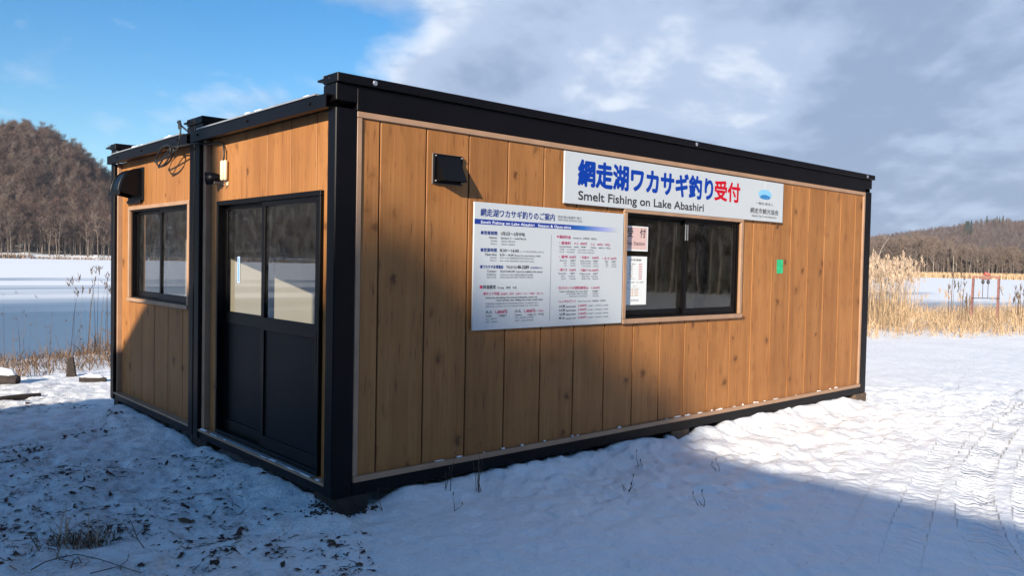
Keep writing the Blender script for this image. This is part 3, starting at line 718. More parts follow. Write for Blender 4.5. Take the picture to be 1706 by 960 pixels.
# --- support blocks and pads
def block(name, x0, x1, y0, y1, z0, z1, label, cat='timber block', mat='darktimber'):
    o = MB().box(x0, x1, y0, y1, z0, z1).build(name, mat, None, bevel=0.006); centre_origin(o); tag(o, label, cat, 'timber blocks under the cabins'); return o
block('support_block', 0.045, 0.27, 0.012, 0.26, -0.19, -0.0015, 'dark timber block under the near corner post, mud showing round it')
block('support_block', L-0.27, L+0.01, -0.01, 0.22, -0.19, -0.0015, 'pale brown timber block under the far right corner post', mat='timber')
block('support_block', 3.40, 3.66, 0.015, 0.20, -0.17, -0.0015, 'half buried timber block under the middle of the long wall', mat='timber')
block('support_block', 0.06, 0.32, W1-0.14, W1+0.20, -0.20, -0.0015, 'timber block under the middle posts where the two cabins meet')
block('support_block', 0.03, 0.34, WT-0.16, WT-0.02, -0.30, -0.0015, 'dark timber block under the leftmost corner post')

# lines of print: (text, x, z, width, height, colour, bold)
INFO=[
    ('網走湖ワカサギ釣りのご案内', 1.126, 1.791, 0.723, 0.0490, 'navy', 0.02),
    ('网走湖公鱼垂钓 简介', 1.883, 1.816, 0.260, 0.0183, 'grey', 0),
    ('아바시리코 빙어낚시 안내', 1.884, 1.793, 0.260, 0.0183, 'grey', 0),
    ('Smelt Fishing on Lake Abashiri   Season & Open-time', 1.129, 1.740, 0.898, 0.0207, 'white', 0.012),
    ('■営業期間', 1.132, 1.663, 0.149, 0.0243, 'navy', 0.02),
    ('1月5日～3月中旬', 1.316, 1.663, 0.229, 0.0255, 'ink', 0.01),
    ('Season', 1.207, 1.638, 0.071, 0.0154, 'ink', 0),
    ('January 5 ~ mid-March', 1.317, 1.638, 0.242, 0.0156, 'ink', 0),
    ('营业时期', 1.222, 1.615, 0.057, 0.0119, 'grey', 0),
    ('1月5日~3月中旬', 1.319, 1.615, 0.132, 0.0121, 'grey', 0),
    ('영업기간', 1.222, 1.594, 0.057, 0.0119, 'grey', 0),
    ('1월5일~3월중순', 1.319, 1.594, 0.132, 0.0121, 'grey', 0),
    ('■営業時間', 1.133, 1.543, 0.146, 0.0243, 'navy', 0.02),
    ('8:30～16:00', 1.310, 1.544, 0.180, 0.0255, 'ink', 0.01),
    ('(レンタル品の貸出時間は15:00まで)', 1.502, 1.547, 0.240, 0.0116, 'grey', 0),
    ('Open-time', 1.172, 1.518, 0.107, 0.0175, 'ink', 0),
    ('8:30 ~ 16:00', 1.310, 1.517, 0.129, 0.0170, 'ink', 0),
    ('(Return the rental items by 16:00)', 1.449, 1.517, 0.257, 0.0130, 'ink', 0),
    ('营业时间', 1.219, 1.497, 0.059, 0.0119, 'grey', 0),
    ('8:30~16:00 (租借用品的归还时间为16:00)', 1.311, 1.497, 0.329, 0.0121, 'grey', 0),
    ('영업시간', 1.220, 1.477, 0.059, 0.0119, 'grey', 0),
    ('8:30~16:00 (렌탈용품의 반납시간은16:00)', 1.311, 1.476, 0.329, 0.0121, 'grey', 0),
    ('■ワカサギ会場電話', 1.132, 1.426, 0.212, 0.0223, 'navy', 0.02),
    ('TEL(0152)', 1.371, 1.429, 0.102, 0.0200, 'ink', 0),
    ('48-2289', 1.478, 1.428, 0.114, 0.0254, 'ink', 0.02),
    ('※営業期間中のみ', 1.604, 1.429, 0.129, 0.0132, 'navy', 0),
    ('Contact', 1.195, 1.400, 0.085, 0.0177, 'ink', 0),
    ('TEL(0152)48-2289  (cannot be available in this season)', 1.311, 1.400, 0.420, 0.0159, 'ink', 0),
    ('营业期间电话', 1.190, 1.377, 0.089, 0.0131, 'grey', 0),
    ('TEL(0152)48-2289 (只限营业期间内可以使用)', 1.312, 1.376, 0.325, 0.0133, 'grey', 0),
    ('영업기간전화', 1.191, 1.358, 0.089, 0.0131, 'grey', 0),
    ('TEL(0152)48-2289 (영업기간중에만 이용가능)', 1.312, 1.358, 0.325, 0.0133, 'grey', 0),
    ('■', 1.131, 1.284, 0.023, 0.0237, 'red', 0.02),
    ('料金設定', 1.161, 1.283, 0.117, 0.0245, 'ink', 0.02),
    ('Pricing   费用   요금', 1.296, 1.283, 0.179, 0.0151, 'ink', 0),
    ('●', 1.165, 1.239, 0.019, 0.0194, 'red', 0.02),
    ('セット料金', 1.189, 1.239, 0.124, 0.0202, 'red', 0.015),
    ('(遊漁料・貸竿・仕掛け・エサ・穴開け・袋イス)', 1.326, 1.237, 0.417, 0.0167, 'red', 0),
    ('Unit price: (including: Recreational fishing fee, rental rod,', 1.185, 1.214, 0.500, 0.0134, 'ink', 0.005),
    ('hook and line, bait, drilling an ice hole, rental chair)', 1.289, 1.195, 0.451, 0.0136, 'ink', 0.005),
    ('套餐费用 (钓鱼费 鱼竿 钓钩钓线鱼饵 凿冰 开 袋装椅 椅子)', 1.186, 1.171, 0.510, 0.0112, 'grey', 0),
    ('세트요금 (낚시료 낚대 낚시바늘미끼얼음구멍 의자 대여)', 1.186, 1.152, 0.510, 0.0112, 'grey', 0),
    ('大人', 1.188, 1.107, 0.060, 0.0224, 'ink', 0.01),
    ('1,800円', 1.279, 1.105, 0.108, 0.0257, 'red', 0.02),
    ('Adults', 1.188, 1.086, 0.056, 0.0127, 'ink', 0),
    ('1,800JPY', 1.310, 1.084, 0.074, 0.0144, 'ink', 0),
    ('大人  1,800日元', 1.189, 1.064, 0.109, 0.0127, 'grey', 0),
    ('어른  1,800엔', 1.189, 1.043, 0.109, 0.0127, 'grey', 0),
    ('小人', 1.462, 1.108, 0.063, 0.0224, 'ink', 0.01),
    ('1,400円', 1.556, 1.105, 0.102, 0.0257, 'red', 0.02),
    ('(小・中学生)', 1.660, 1.108, 0.090, 0.0158, 'red', 0),
    ('Children', 1.462, 1.085, 0.073, 0.0131, 'ink', 0),
    ('1,400JPY (小・中学生)', 1.588, 1.083, 0.165, 0.0141, 'ink', 0),
    ('儿童  1,400日元 (小中学生)', 1.463, 1.065, 0.188, 0.0124, 'grey', 0),
    ('어린이 1,400엔 (초중학생)', 1.463, 1.043, 0.188, 0.0124, 'grey', 0),
    ('●', 1.877, 1.667, 0.019, 0.0166, 'red', 0.02),
    ('個別料金', 1.902, 1.663, 0.124, 0.0220, 'red', 0.015),
    ('Individual fee   单项费用   개별요금', 2.054, 1.664, 0.265, 0.0131, 'ink', 0),
    ('・遊漁料', 1.901, 1.618, 0.127, 0.0212, 'red', 0.015),
    ('大人', 2.061, 1.620, 0.056, 0.0177, 'red', 0),
    ('800円', 2.136, 1.620, 0.072, 0.0194, 'red', 0.01),
    ('小人', 2.252, 1.619, 0.053, 0.0181, 'red', 0),
    ('400円(小・中学生)', 2.326, 1.620, 0.155, 0.0182, 'red', 0.005),
    ('Recreational fishing fee', 1.906, 1.596, 0.133, 0.0121, 'ink', 0),
    ('Adults', 2.064, 1.597, 0.052, 0.0116, 'ink', 0),
    ('800JPY', 2.145, 1.598, 0.058, 0.0117, 'ink', 0),
    ('Children', 2.253, 1.597, 0.065, 0.0118, 'ink', 0),
    ('400JPY(小・中学生)', 2.345, 1.596, 0.140, 0.0119, 'ink', 0),
    ('钓鱼费     大人 800日元     儿童 400日元 (小中学生)', 1.906, 1.575, 0.386, 0.0106, 'grey', 0),
    ('낚시료     어른 800엔      어린이 400엔 (초중학생)', 1.907, 1.555, 0.386, 0.0106, 'grey', 0),
    ('・貸竿', 1.903, 1.512, 0.096, 0.0205, 'red', 0.015),
    ('200円', 2.012, 1.513, 0.074, 0.0192, 'red', 0.01),
    ('・仕掛け', 2.136, 1.512, 0.099, 0.0202, 'red', 0.015),
    ('300円', 2.273, 1.512, 0.073, 0.0197, 'red', 0.01),
    ('・えさ', 2.389, 1.510, 0.087, 0.0200, 'red', 0.015),
    ('200円', 2.491, 1.511, 0.070, 0.0186, 'red', 0.01),
    ('Rental rod', 1.914, 1.490, 0.073, 0.0114, 'ink', 0),
    ('200JPY', 2.026, 1.491, 0.060, 0.0115, 'ink', 0),
    ('Hook and line', 2.139, 1.489, 0.122, 0.0117, 'ink', 0),
    ('300JPY', 2.285, 1.490, 0.059, 0.0119, 'ink', 0),
    ('Bait', 2.431, 1.490, 0.030, 0.0120, 'ink', 0),
    ('200JPY', 2.504, 1.490, 0.057, 0.0121, 'ink', 0),
    ('鱼竿', 1.960, 1.471, 0.026, 0.0107, 'grey', 0),
    ('200日元', 2.028, 1.471, 0.057, 0.0108, 'grey', 0),
    ('钓钩钓线鱼饵', 2.141, 1.469, 0.118, 0.0109, 'grey', 0),
    ('300日元', 2.286, 1.470, 0.059, 0.0111, 'grey', 0),
    ('鱼饵', 2.434, 1.469, 0.028, 0.0112, 'grey', 0),
    ('200日元', 2.505, 1.469, 0.057, 0.0113, 'grey', 0),
    ('낚대', 1.961, 1.452, 0.026, 0.0107, 'grey', 0),
    ('200엔', 2.028, 1.452, 0.057, 0.0108, 'grey', 0),
    ('낚시바늘과줄', 2.156, 1.449, 0.104, 0.0109, 'grey', 0),
    ('300엔', 2.287, 1.450, 0.059, 0.0111, 'grey', 0),
    ('미끼', 2.435, 1.450, 0.028, 0.0112, 'grey', 0),
    ('200엔', 2.505, 1.450, 0.057, 0.0113, 'grey', 0),
    ('・袋イス', 1.903, 1.413, 0.092, 0.0205, 'red', 0.015),
    ('100円', 2.019, 1.413, 0.068, 0.0192, 'red', 0.01),
    ('・穴開けドリル', 2.137, 1.412, 0.129, 0.0203, 'red', 0.015),
    ('300円', 2.275, 1.413, 0.072, 0.0198, 'red', 0.01),
    ('Rental chair', 1.901, 1.391, 0.083, 0.0114, 'ink', 0),
    ('100JPY', 2.028, 1.391, 0.052, 0.0116, 'ink', 0),
    ('Drilling an ice hole', 2.135, 1.390, 0.121, 0.0117, 'ink', 0),
    ('300JPY', 2.285, 1.391, 0.059, 0.0119, 'ink', 0),
    ('椅子     100日元', 1.929, 1.368, 0.155, 0.0114, 'grey', 0),
    ('凿冰开孔   300日元', 2.156, 1.369, 0.188, 0.0116, 'grey', 0),
    ('의자     100엔', 1.930, 1.349, 0.156, 0.0114, 'grey', 0),
    ('얼음구멍   300엔', 2.156, 1.350, 0.189, 0.0116, 'grey', 0),
    ('・天ぷらセット(小麦粉油紙皿込)', 1.891, 1.275, 0.344, 0.0213, 'red', 0.015),
    ('1,000円', 2.271, 1.275, 0.094, 0.0182, 'red', 0.01),
    ('Tempura set(frying pan, flour, paper plates)', 1.913, 1.253, 0.318, 0.0122, 'ink', 0),
    ('1,000JPY', 2.284, 1.251, 0.070, 0.0135, 'ink', 0),
    ('天妇罗套餐(小麦粉 油 纸盘)', 1.990, 1.233, 0.237, 0.0115, 'grey', 0),
    ('1,000日元', 2.285, 1.232, 0.070, 0.0119, 'grey', 0),
    ('튀김세트(밀가루 기름 종이접시)', 2.021, 1.214, 0.207, 0.0116, 'grey', 0),
    ('1,000엔', 2.285, 1.213, 0.070, 0.0119, 'grey', 0),
    ('・レンタルテント', 1.897, 1.172, 0.203, 0.0198, 'red', 0.012),
    ('Rental Tent service   帐篷租借   렌탈텐트', 2.124, 1.174, 0.320, 0.0125, 'ink', 0),
    ('2人用', 1.917, 1.136, 0.060, 0.0176, 'ink', 0.02),
    ('(capacity 2 people)', 1.992, 1.136, 0.105, 0.0131, 'ink', 0.01),
    ('2,000円', 2.124, 1.137, 0.095, 0.0180, 'red', 0.012),
    ('2,000JPY  2,000日元  2,000엔', 2.232, 1.137, 0.242, 0.0126, 'grey', 0),
    ('3人用', 1.918, 1.106, 0.060, 0.0176, 'ink', 0.02),
    ('(capacity 3 people)', 1.993, 1.106, 0.105, 0.0131, 'ink', 0.01),
    ('3,000円', 2.125, 1.106, 0.095, 0.0180, 'red', 0.012),
    ('3,000JPY  3,000日元  3,000엔', 2.233, 1.105, 0.242, 0.0126, 'grey', 0),
    ('4人用', 1.919, 1.075, 0.060, 0.0176, 'ink', 0.02),
    ('(capacity 4 people)', 1.994, 1.076, 0.105, 0.0131, 'ink', 0.01),
    ('4,000円', 2.126, 1.075, 0.095, 0.0180, 'red', 0.012),
    ('4,000JPY  4,000日元  4,000엔', 2.234, 1.075, 0.242, 0.0126, 'grey', 0),
    ('特 大', 1.917, 1.046, 0.062, 0.0161, 'ink', 0.02),
    ('(Large tent)', 1.995, 1.045, 0.105, 0.0131, 'ink', 0),
    ('5,000円', 2.124, 1.045, 0.096, 0.0180, 'red', 0.012),
    ('5,000JPY  5,000日元  5,000엔', 2.235, 1.045, 0.242, 0.0127, 'grey', 0),
]
MAIN=[
    ('網走湖ワカサギ釣り', 2.097, 2.082, 1.783, 0.1820, 'blue', 0.042),
    ('受付', 3.914, 2.090, 0.413, 0.1654, 'crimson', 0.035),
    ('Smelt Fishing on Lake Abashiri', 2.101, 1.970, 1.646, 0.0716, 'ink', 0.022),
    ('一般社団法人', 4.608, 2.092, 0.324, 0.0241, 'ink', 0),
    ('網走市観光協会', 4.518, 2.004, 0.517, 0.0480, 'ink', 0.012),
    ('Abashiri City Tourist Association', 4.544, 1.969, 0.453, 0.0227, 'ink', 0),
]

# ------------------------------------------------------------------ text
def text_mesh(body, bold=0.0, res=3):
    c = bpy.data.curves.new('t', 'FONT'); c.body = body; c.size = 1.0; c.resolution_u = res; c.fill_mode = 'FRONT' if False else 'BOTH'
    o = bpy.data.objects.new('t', c); COL.objects.link(o)
    dg = bpy.context.evaluated_depsgraph_get(); dg.update()
    me = bpy.data.meshes.new_from_object(o.evaluated_get(dg)); bpy.data.objects.remove(o); bpy.data.curves.remove(c)
    n = len(me.vertices); co = np.empty(n*3, np.float32); me.vertices.foreach_get('co', co); co = co.reshape(-1, 3)
    me.calc_loop_triangles(); nt = len(me.loop_triangles); tri = np.empty(nt*3, np.int32); me.loop_triangles.foreach_get('vertices', tri)
    bpy.data.meshes.remove(me); return co.astype(np.float64), tri.reshape(-1, 3)
def is_latin(s): return all(ord(ch) < 0x250 for ch in s)
def lettering(parent, lines, y, yoff=0.0, name='lettering', res=3):
    """each colour of print becomes one part; lines = (text, x, z, width, height, colour, bold)"""
    groups = {}
    for t, x, z, w, h, col, bold in lines:
        co, tri = text_mesh(t, bold, res)
        if not len(co): continue
        x0, x1 = co[:,0].min(), co[:,0].max()
        if is_latin(t): s = h/0.74; base = 0.0
        else: s = h/0.86; base = -0.08
        X = x + (co[:,0]-x0)*(w/(x1-x0)); Z = z + (co[:,1]-base)*s
        groups.setdefault(col, []).append((np.stack([X, np.full(len(X), y), Z], 1), tri))
        if bold:      # heavier weight: the same glyphs laid again slightly out on all sides
            rb = bold*s; nb = 8 if bold > .03 else 4
            for q in range(nb):
                a = 2*math.pi*(q+.5*(nb == 4))/nb; groups[col].append((np.stack([X+rb*math.cos(a), np.full(len(X), y-0.00002*(q+1)), Z+rb*math.sin(a)], 1), tri))
    off = np.array(parent_origin(parent))
    for k, (col, parts) in enumerate(groups.items()):
        vs, fs, n = [], [], 0
        for v, f in parts: vs.append(v-off-np.array([0, 0.00012*k, 0])); fs.append(f+n); n += len(v)
        me = mesh_from(name, np.vstack(vs), np.vstack(fs), [col])
        lo_ = link(bpy.data.objects.new(name, me), parent)
        if res == 2: lo_['kind'] = 'stuff'      # small print, too fine to pick apart
def rect(parent, name, x0, x1, z0, z1, y, mat):
    b = MB(); b.hull([(x0, y, z0), (x1, y, z0), (x1, y, z1), (x0, y, z1)], [(0, 1, 2, 3)]); return b.build(name, mat, parent)
def ellipse(parent, name, cx, cz, rx, rz, y, mat, a0=0, a1=360, n=40):
    pts = [(cx+rx*math.cos(math.radians(a0+(a1-a0)*k/n)), y, cz+rz*math.sin(math.radians(a0+(a1-a0)*k/n))) for k in range(n+(0 if a1-a0 == 360 else 1))]
    b = MB(); b.hull(pts, [tuple(range(len(pts)))]); return b.build(name, mat, parent)

# --- long header sign
S1 = empty('signboard', (1.945, 0.0, 1.933), 'long white header signboard above the ticket window, blue and red Japanese lettering', 'sign')
MB().box(1.945, 4.772, -0.014, 0.0015, 1.933, 2.331).build('sign_panel', 'signwhite', S1, bevel=0.0015)
MB().box(4.774, 5.121, -0.014, 0.0015, 1.934, 2.330).build('sign_panel', 'signwhite', S1, bevel=0.0015)
YL = -0.0152
lettering(S1, MAIN, YL, res=5)
ellipse(S1, 'emblem_oval', 4.776, 2.196, 0.122, 0.050, YL, 'skyblue')
ellipse(S1, 'emblem_hill', 4.776, 2.166, 0.094, 0.0275, YL-0.0004, 'midblue', 0, 180)
ellipse(S1, 'emblem_foot', 4.776, 2.166, 0.094, 0.0155, YL-0.0004, 'midblue', 180, 360)
for k in range(3):
    rect(S1, 'emblem_stroke', 4.700+k*0.055, 4.706+k*0.055, 2.160, 2.176, YL-0.0008, 'skyblue')
# --- fee board
S2 = empty('signboard', (1.070, 0.0, 0.993), 'square white information board of fees and opening hours with blue title band', 'sign')
MB().box(1.072, 2.646, -0.013, 0.0015, 0.993, 1.887).build('sign_panel', 'signwhite', S2, bevel=0.0015)
YI = -0.0142
rect(S2, 'title_band', 1.0735, 2.57, 1.734, 1.769, YI, 'band')
lettering(S2, INFO, YI-0.0005, res=2)
rect(S2, 'divider_rule', 1.8165, 1.8195, 1.035, 1.688, YI, 'grey')

# --- papers behind the glass
def paper(name, x0, x1, z0, z1, y, mat, label):
    P_ = MB().box(x0, x1, y, y+0.002, z0, z1).build(name, mat, None); centre_origin(P_)
    return tag(P_, label, 'notice')
yp = 0.0535
P1 = paper('paper_notice', 2.758, 3.046, 1.590, 1.800, yp, 'paper', 'pink and white fee station notice taped inside the left pane of the ticket window')
rect(P1, 'pink_print_field', 2.764, 3.032, 1.604, 1.792, yp-0.0006, 'pinkpaper')
lettering(P1, [('受', 2.772, 1.705, 0.075, 0.072, 'ink', .02), ('付', 2.938, 1.705, 0.075, 0.072, 'ink', .02), ('Fee Station', 2.768, 1.640, 0.236, 0.034, 'ink', .008)], yp-0.0012)
P2 = paper('paper_notice', 2.758, 3.040, 1.134, 1.545, yp, 'paper', 'tall white price list paper taped below the fee station notice')
ll = [('レンタル釣り具料金表', 2.80, 1.505, 0.165, 0.018, 'ink', .015)]
for k, (a, b_) in enumerate((('竿・仕掛け', '500円'), ('貸竿', '200円'), ('仕掛け', '300円'), ('えさ', '200円'), ('袋イス', '100円'), ('穴開け', '300円'), ('天ぷらセット', '1,000円'))):
    ll += [(a, 2.805, 1.472-k*0.0205, 0.05 if len(a) < 4 else 0.085, 0.013, 'orangeink' if k % 2 else 'grey', .01), (b_, 2.93, 1.472-k*0.0205, 0.045, 0.013, 'crimson', .01)]
ll += [('大人 1,800円   小人 1,400円', 2.785, 1.318, 0.21, 0.014, 'grey', .01), ('テント', 2.86, 1.285, 0.05, 0.014, 'grey', 0)]
for k, a in enumerate(('2人用  2,000円', '3人用  3,000円', '4人用  4,000円')): ll.append((a, 2.82, 1.252-k*0.022, 0.11, 0.014, 'orangeink', .01))
ll += [('網走市観光協会', 2.84, 1.165, 0.10, 0.013, 'grey', 0)]
lettering(P2, ll, yp-0.0008, res=2)
rect(P2, 'rule', 2.775, 2.96, 1.272, 1.2735, yp-0.0006, 'ink')
# strip on the left door pane
P3 = MB().box(0.1115, 0.1130, 1.630, 1.672, 1.275, 1.475).build('paper_strip', 'stickerblue', None); centre_origin(P3)
tag(P3, 'narrow blue and white strip stuck on the left glazed door pane', 'sticker')
b = MB()
for k in range(9): b.box(0.1108, 0.1113, 1.640, 1.662, 1.288+k*0.0205, 1.288+k*0.0205+0.012)
b.build('print_marks', 'midblue', P3)
# green sticker
G = MB().box(5.085, 5.205, FACE-0.0025, FACE-0.0004, 1.415, 1.558).build('green_sticker', 'green', None, bevel=0.0008); centre_origin(G)
tag(G, 'small upright green sticker on the plain boards right of the ticket window', 'sticker')

# ------------------------------------------------------------------ vents
V1 = empty('vent_hood', (0.848, FACE, 1.985), 'small black wedge-shaped vent hood high on the long wall', 'vent')
MB().box(0.724, 0.973, 0.006, FACE-0.001, 1.985, 2.187).build('flange_rim', 'signedge', V1, bevel=0.001)
MB().box(0.7275, 0.9695, -0.006, 0.0055, 1.9885, 2.1835).build('flange_plate', 'blackplastic', V1, bevel=0.001)
xa, xb, zt, zbm, pr = 0.752, 0.940, 2.165, 2.002, 0.092
w = 0.003
hv = MB(); hv.hull([(xa, -0.006, zt), (xb, -0.006, zt), (xb, -pr, zbm), (xa, -pr, zbm), (xa, -0.006, zbm), (xb, -0.006, zbm)],
   [(0, 1, 2, 3), (0, 3, 4), (1, 5, 2)])
ho = hv.build('hood', 'blackplastic', V1)
md = ho.modifiers.new('s', 'SOLIDIFY'); md.thickness = 0.003; md.offset = -1
for x in (0.740, 0.957):
    for z in (2.003, 2.169): bolt(V1, x, -0.006, z, '-y', 0.005, 'silver', 'screw')

V2 = empty('vent_hood', (EF, 3.95, 1.98), 'large black round-backed exhaust hood on the rear cabin above its side window', 'vent')
ya, yb = 3.735, 4.225
MB().box(0.058, EF-0.001, ya, yb-0.03, 1.990, 2.312).build('flange_plate', 'blackplastic', V2, bevel=0.002)
hb0, hb1 = 3.80, 4.13
rcx, rcz, R_ = 0.058, 2.065, 0.185
arc = [(rcx - R_*math.cos(math.radians(a)), rcz + (R_+0.045)*math.sin(math.radians(a))) for a in np.linspace(0, 90, 13)]
b = MB(); lo = [b.bm.verts.new((x, hb0, z)) for x, z in arc]; hi = [b.bm.verts.new((x, hb1, z)) for x, z in arc]
for k in range(12): b.bm.faces.new((lo[k], lo[k+1], hi[k+1], hi[k]))
for side, yv in ((lo, hb0), (hi, hb1)):
    c_ = b.bm.verts.new((rcx, yv, rcz-0.035)); b.bm.faces.new([c_]+side if yv == hb1 else [c_]+side[::-1])
hm = b.build('hood', 'blackplastic', V2, smooth=False); md = hm.modifiers.new('s', 'SOLIDIFY'); md.thickness = 0.004; md.offset = 0
b = MB(); b.box(rcx-R_-0.012, rcx-R_+0.004, hb0-0.006, hb1+0.006, rcz-0.022, rcz+0.016); b.build('hood_lip', 'blackplastic', V2, bevel=0.003)
b = MB()
for yv in (hb0+0.045, hb1-0.045):
    b.tube([(x-0.004, yv, z+0.003) for x, z in arc], 0.006, 5)
b.build('seam_rib', 'blackplastic', V2)
MB().box(0.036, 0.058, ya+0.03, yb-0.07, 1.975, 2.006).build('drip_tray', 'blackplastic', V2, bevel=0.002)

# ------------------------------------------------------------------ flood light with its cream casing and cable
FL = empty('flood_light', (EF, 1.86, 2.05), 'small dark flood light with cream casing on the boards left of the sliding doors', 'light')
b = MB()
b.tube([(0.045, 1.805, 2.060), (0.045, 1.805, 2.070), (0.045, 1.805, 2.205), (0.045, 1.805, 2.214)], [0.014, 0.020, 0.020, 0.014], 10)
b.tube([(0.050, 1.763, 2.060), (0.050, 1.763, 2.070), (0.050, 1.763, 2.205), (0.050, 1.763, 2.214)], [0.010, 0.015, 0.015, 0.010], 10)
b.build('casing', 'cream', FL, smooth=True)
MB().box(0.058, 0.071, 1.750, 1.785, 2.02, 2.05).build('junction_box', 'cream', FL, bevel=0.002)
b = MB(); c1 = Vector((0.035, 1.862, 2.085)); c2 = Vector((-0.040, 1.915, 2.075)); dv = (c2-c1).normalized()
b.tube([c1-dv*0.02, c1, c1+dv*0.035, c2-dv*0.01, c2, c2-dv*0.012], [0.018, 0.030, 0.042, 0.050, 0.052, 0.042], 14)
b.build('lamp_head', 'blackplastic', FL, smooth=True)
MB().box(-0.005, EF-0.001, 1.845, 1.863, 2.03, 2.055).build('bracket', 'darkiron', FL, bevel=0.002)
for k in range(4):
    pts = [(0.045+0.01*math.sin(k), 1.80-0.012*k, 2.06)]
    for q in range(5): pts.append((0.05-0.006*q*math.sin(k*2.0), 1.80-0.012*k+0.012*math.sin(q*1.7+k), 2.055-0.012*q))
    b = MB(); b.tube(pts, 0.0018, 4); b.build('loose_wire', 'darkiron' if k % 2 else 'silver', FL)
def curve_tube(name, pts, r, mat, label, cat, n=6, sub=6):
    P_ = [Vector(q) for q in pts]; out = []
    for i in range(len(P_)-1):
        p0, p1, p2, p3 = P_[max(i-1, 0)], P_[i], P_[i+1], P_[min(i+2, len(P_)-1)]
        for k in range(sub):
            t = k/sub; out.append(0.5*((2*p1)+(-p0+p2)*t+(2*p0-5*p1+4*p2-p3)*t*t+(-p0+3*p1-3*p2+p3)*t**3))
    out.append(P_[-1]); b = MB(); b.tube(out, r, n); o = b.build(name, mat, None, smooth=True); centre_origin(o); return tag(o, label, cat)
loop = [(-0.062+0.012*math.sin(a*0.5), 2.80+0.195*math.cos(a), 2.322+0.078*math.sin(a)+0.028*math.cos(a)*-1.0) for a in np.linspace(-0.1, 2*math.pi*1.85, 26)]
lead = [(0.10, 2.60, 2.50), (0.02, 2.64, 2.575), (-0.02, 2.60, 2.592), (-0.03, 2.52, 2.592), (-0.055, 2.44, 2.56), (-0.062, 2.42, 2.46), (-0.064, 2.46, 2.38), (-0.064, 2.52, 2.345)]
tail = [(-0.06, 2.66, 2.37), (-0.062, 2.45, 2.372), (-0.058, 2.25, 2.368), (-0.03, 2.14, 2.372), (0.03, 2.08, 2.365), (0.050, 1.95, 2.362), (0.054, 1.85, 2.352), (0.05, 1.80, 2.30), (0.047, 1.79, 2.25), (0.045, 1.80, 2.212)]
curve_tube('power_cable', lead+loop+tail, 0.0075, 'cable', 'black power cable hanging in a coil below the roof beam where the cabins meet', 'cable')
b = MB(); b.tube([(-0.055, 2.455, 2.58), (-0.058, 2.44, 2.515)], [0.011, 0.014], 8); b.box(-0.065, -0.045, 2.435, 2.465, 2.53, 2.56)
o = b.build('cable_plug', 'cable', None); centre_origin(o); tag(o, 'black plug of the cable dangling at the roof edge above the coil', 'plug')

# inside: a pull cord in the rear window, a counter and stools behind the ticket window
b = MB(); b.tube([(0.22, 3.83, 2.32), (0.22, 3.83, 1.90)], 0.0015, 4); b.tube([(0.22, 3.83, 1.905), (0.22, 3.83, 1.895), (0.22, 3.83, 1.85), (0.22, 3.83, 1.83)], [0.003, 0.010, 0.017, 0.008], 8)
o = b.build('pull_cord', 'paper', None); centre_origin(o); tag(o, 'small white light pull hanging inside the top left of the rear cabin side window', 'pull cord')
CT = empty('service_counter', (3.5, 0.42, 0.06), 'service counter inside, below the ticket window', 'counter')
MB().box(2.2, 4.9, 0.16, 0.62, 0.86, 0.90).build('counter_top', 'interior', CT, bevel=0.004)
for x in (2.25, 3.55, 4.82): MB().box(x, x+0.04, 0.18, 0.60, 0.0605, 0.859).build('leg', 'timber', CT)
MB().box(2.6, 4.78, 0.56, 0.585, 0.30, 0.80).build('back_panel', 'interior', CT)
for k, x in enumerate((2.95, 4.15)):
    S_ = empty('folding_chair', (x, 1.15, 0.06), ('left' if k == 0 else 'right')+' folding chair inside behind the counter', 'chair')
    MB().box(x-0.2, x+0.2, 1.0, 1.38, 0.46, 0.49).build('seat', 'darkiron', S_, bevel=0.006); MB().box(x-0.2, x+0.2, 1.40, 1.42, 0.66, 0.92).build('backrest', 'darkiron', S_, bevel=0.006)
    for sx in (-0.19, 0.19):
        b = MB(); b.tube([(x+sx, 1.02, 0.0605), (x+sx, 1.36, 0.47), (x+sx, 1.41, 0.92)], 0.011, 6); b.build('leg', 'silver', S_)
        b = MB(); b.tube([(x+sx*1.08, 1.44, 0.0605), (x+sx*1.08, 1.06, 0.46)], 0.011, 6); b.build('leg', 'silver', S_)

# ------------------------------------------------------------------ blades, reeds, litter
def blades(pts, hts, width, lean=0.35, droop=0.3, rng=RNG, wvar=0.4, base_flat=False):
    pts = np.asarray(pts, float); n = len(pts); a = rng.uniform(0, 2*np.pi, n); la = rng.uniform(0, 2*np.pi, n)
    hts = np.asarray(hts, float); w = width*(1+wvar*(rng.random(n)-.5))
    sx, sy = np.cos(a)*w/2, np.sin(a)*w/2; ln = lean*rng.random(n)*hts
    lx, ly = np.cos(la)*ln, np.sin(la)*ln; dr = droop*rng.random(n)
    P = pts
    v0 = P + np.stack([-sx, -sy, 0*sx], 1); v1 = P + np.stack([sx, sy, 0*sx], 1)
    m = P + np.stack([lx*.45, ly*.45, hts*.6], 1); v2 = m + np.stack([sx*.8, sy*.8, 0*sx], 1); v3 = m - np.stack([sx*.8, sy*.8, 0*sx], 1)
    v4 = P + np.stack([lx*(1+dr), ly*(1+dr), hts*(1-dr*.5)], 1)
    V = np.stack([v0, v1, v2, v3, v4], 1).reshape(-1, 3); k = np.arange(n)[:, None]*5
    F = np.concatenate([k+[0, 1, 2], k+[0, 2, 3], k+[3, 2, 4]], 0)
    return V, F, v4
def stuff_mesh(name, V, F, mats, label, mi=None, kind='stuff'):
    me = mesh_from(name, V, F, mats, mi); o = link(bpy.data.objects.new(name, me)); tag(o, label, kind=kind); return o
def merge(parts):
    vs, fs, ms, n = [], [], [], 0
    for V, F, m in parts: vs.append(V); fs.append(np.asarray(F)+n); ms.append(np.full(len(F), m)); n += len(V)
    return np.vstack(vs), np.vstack(fs), np.concatenate(ms)
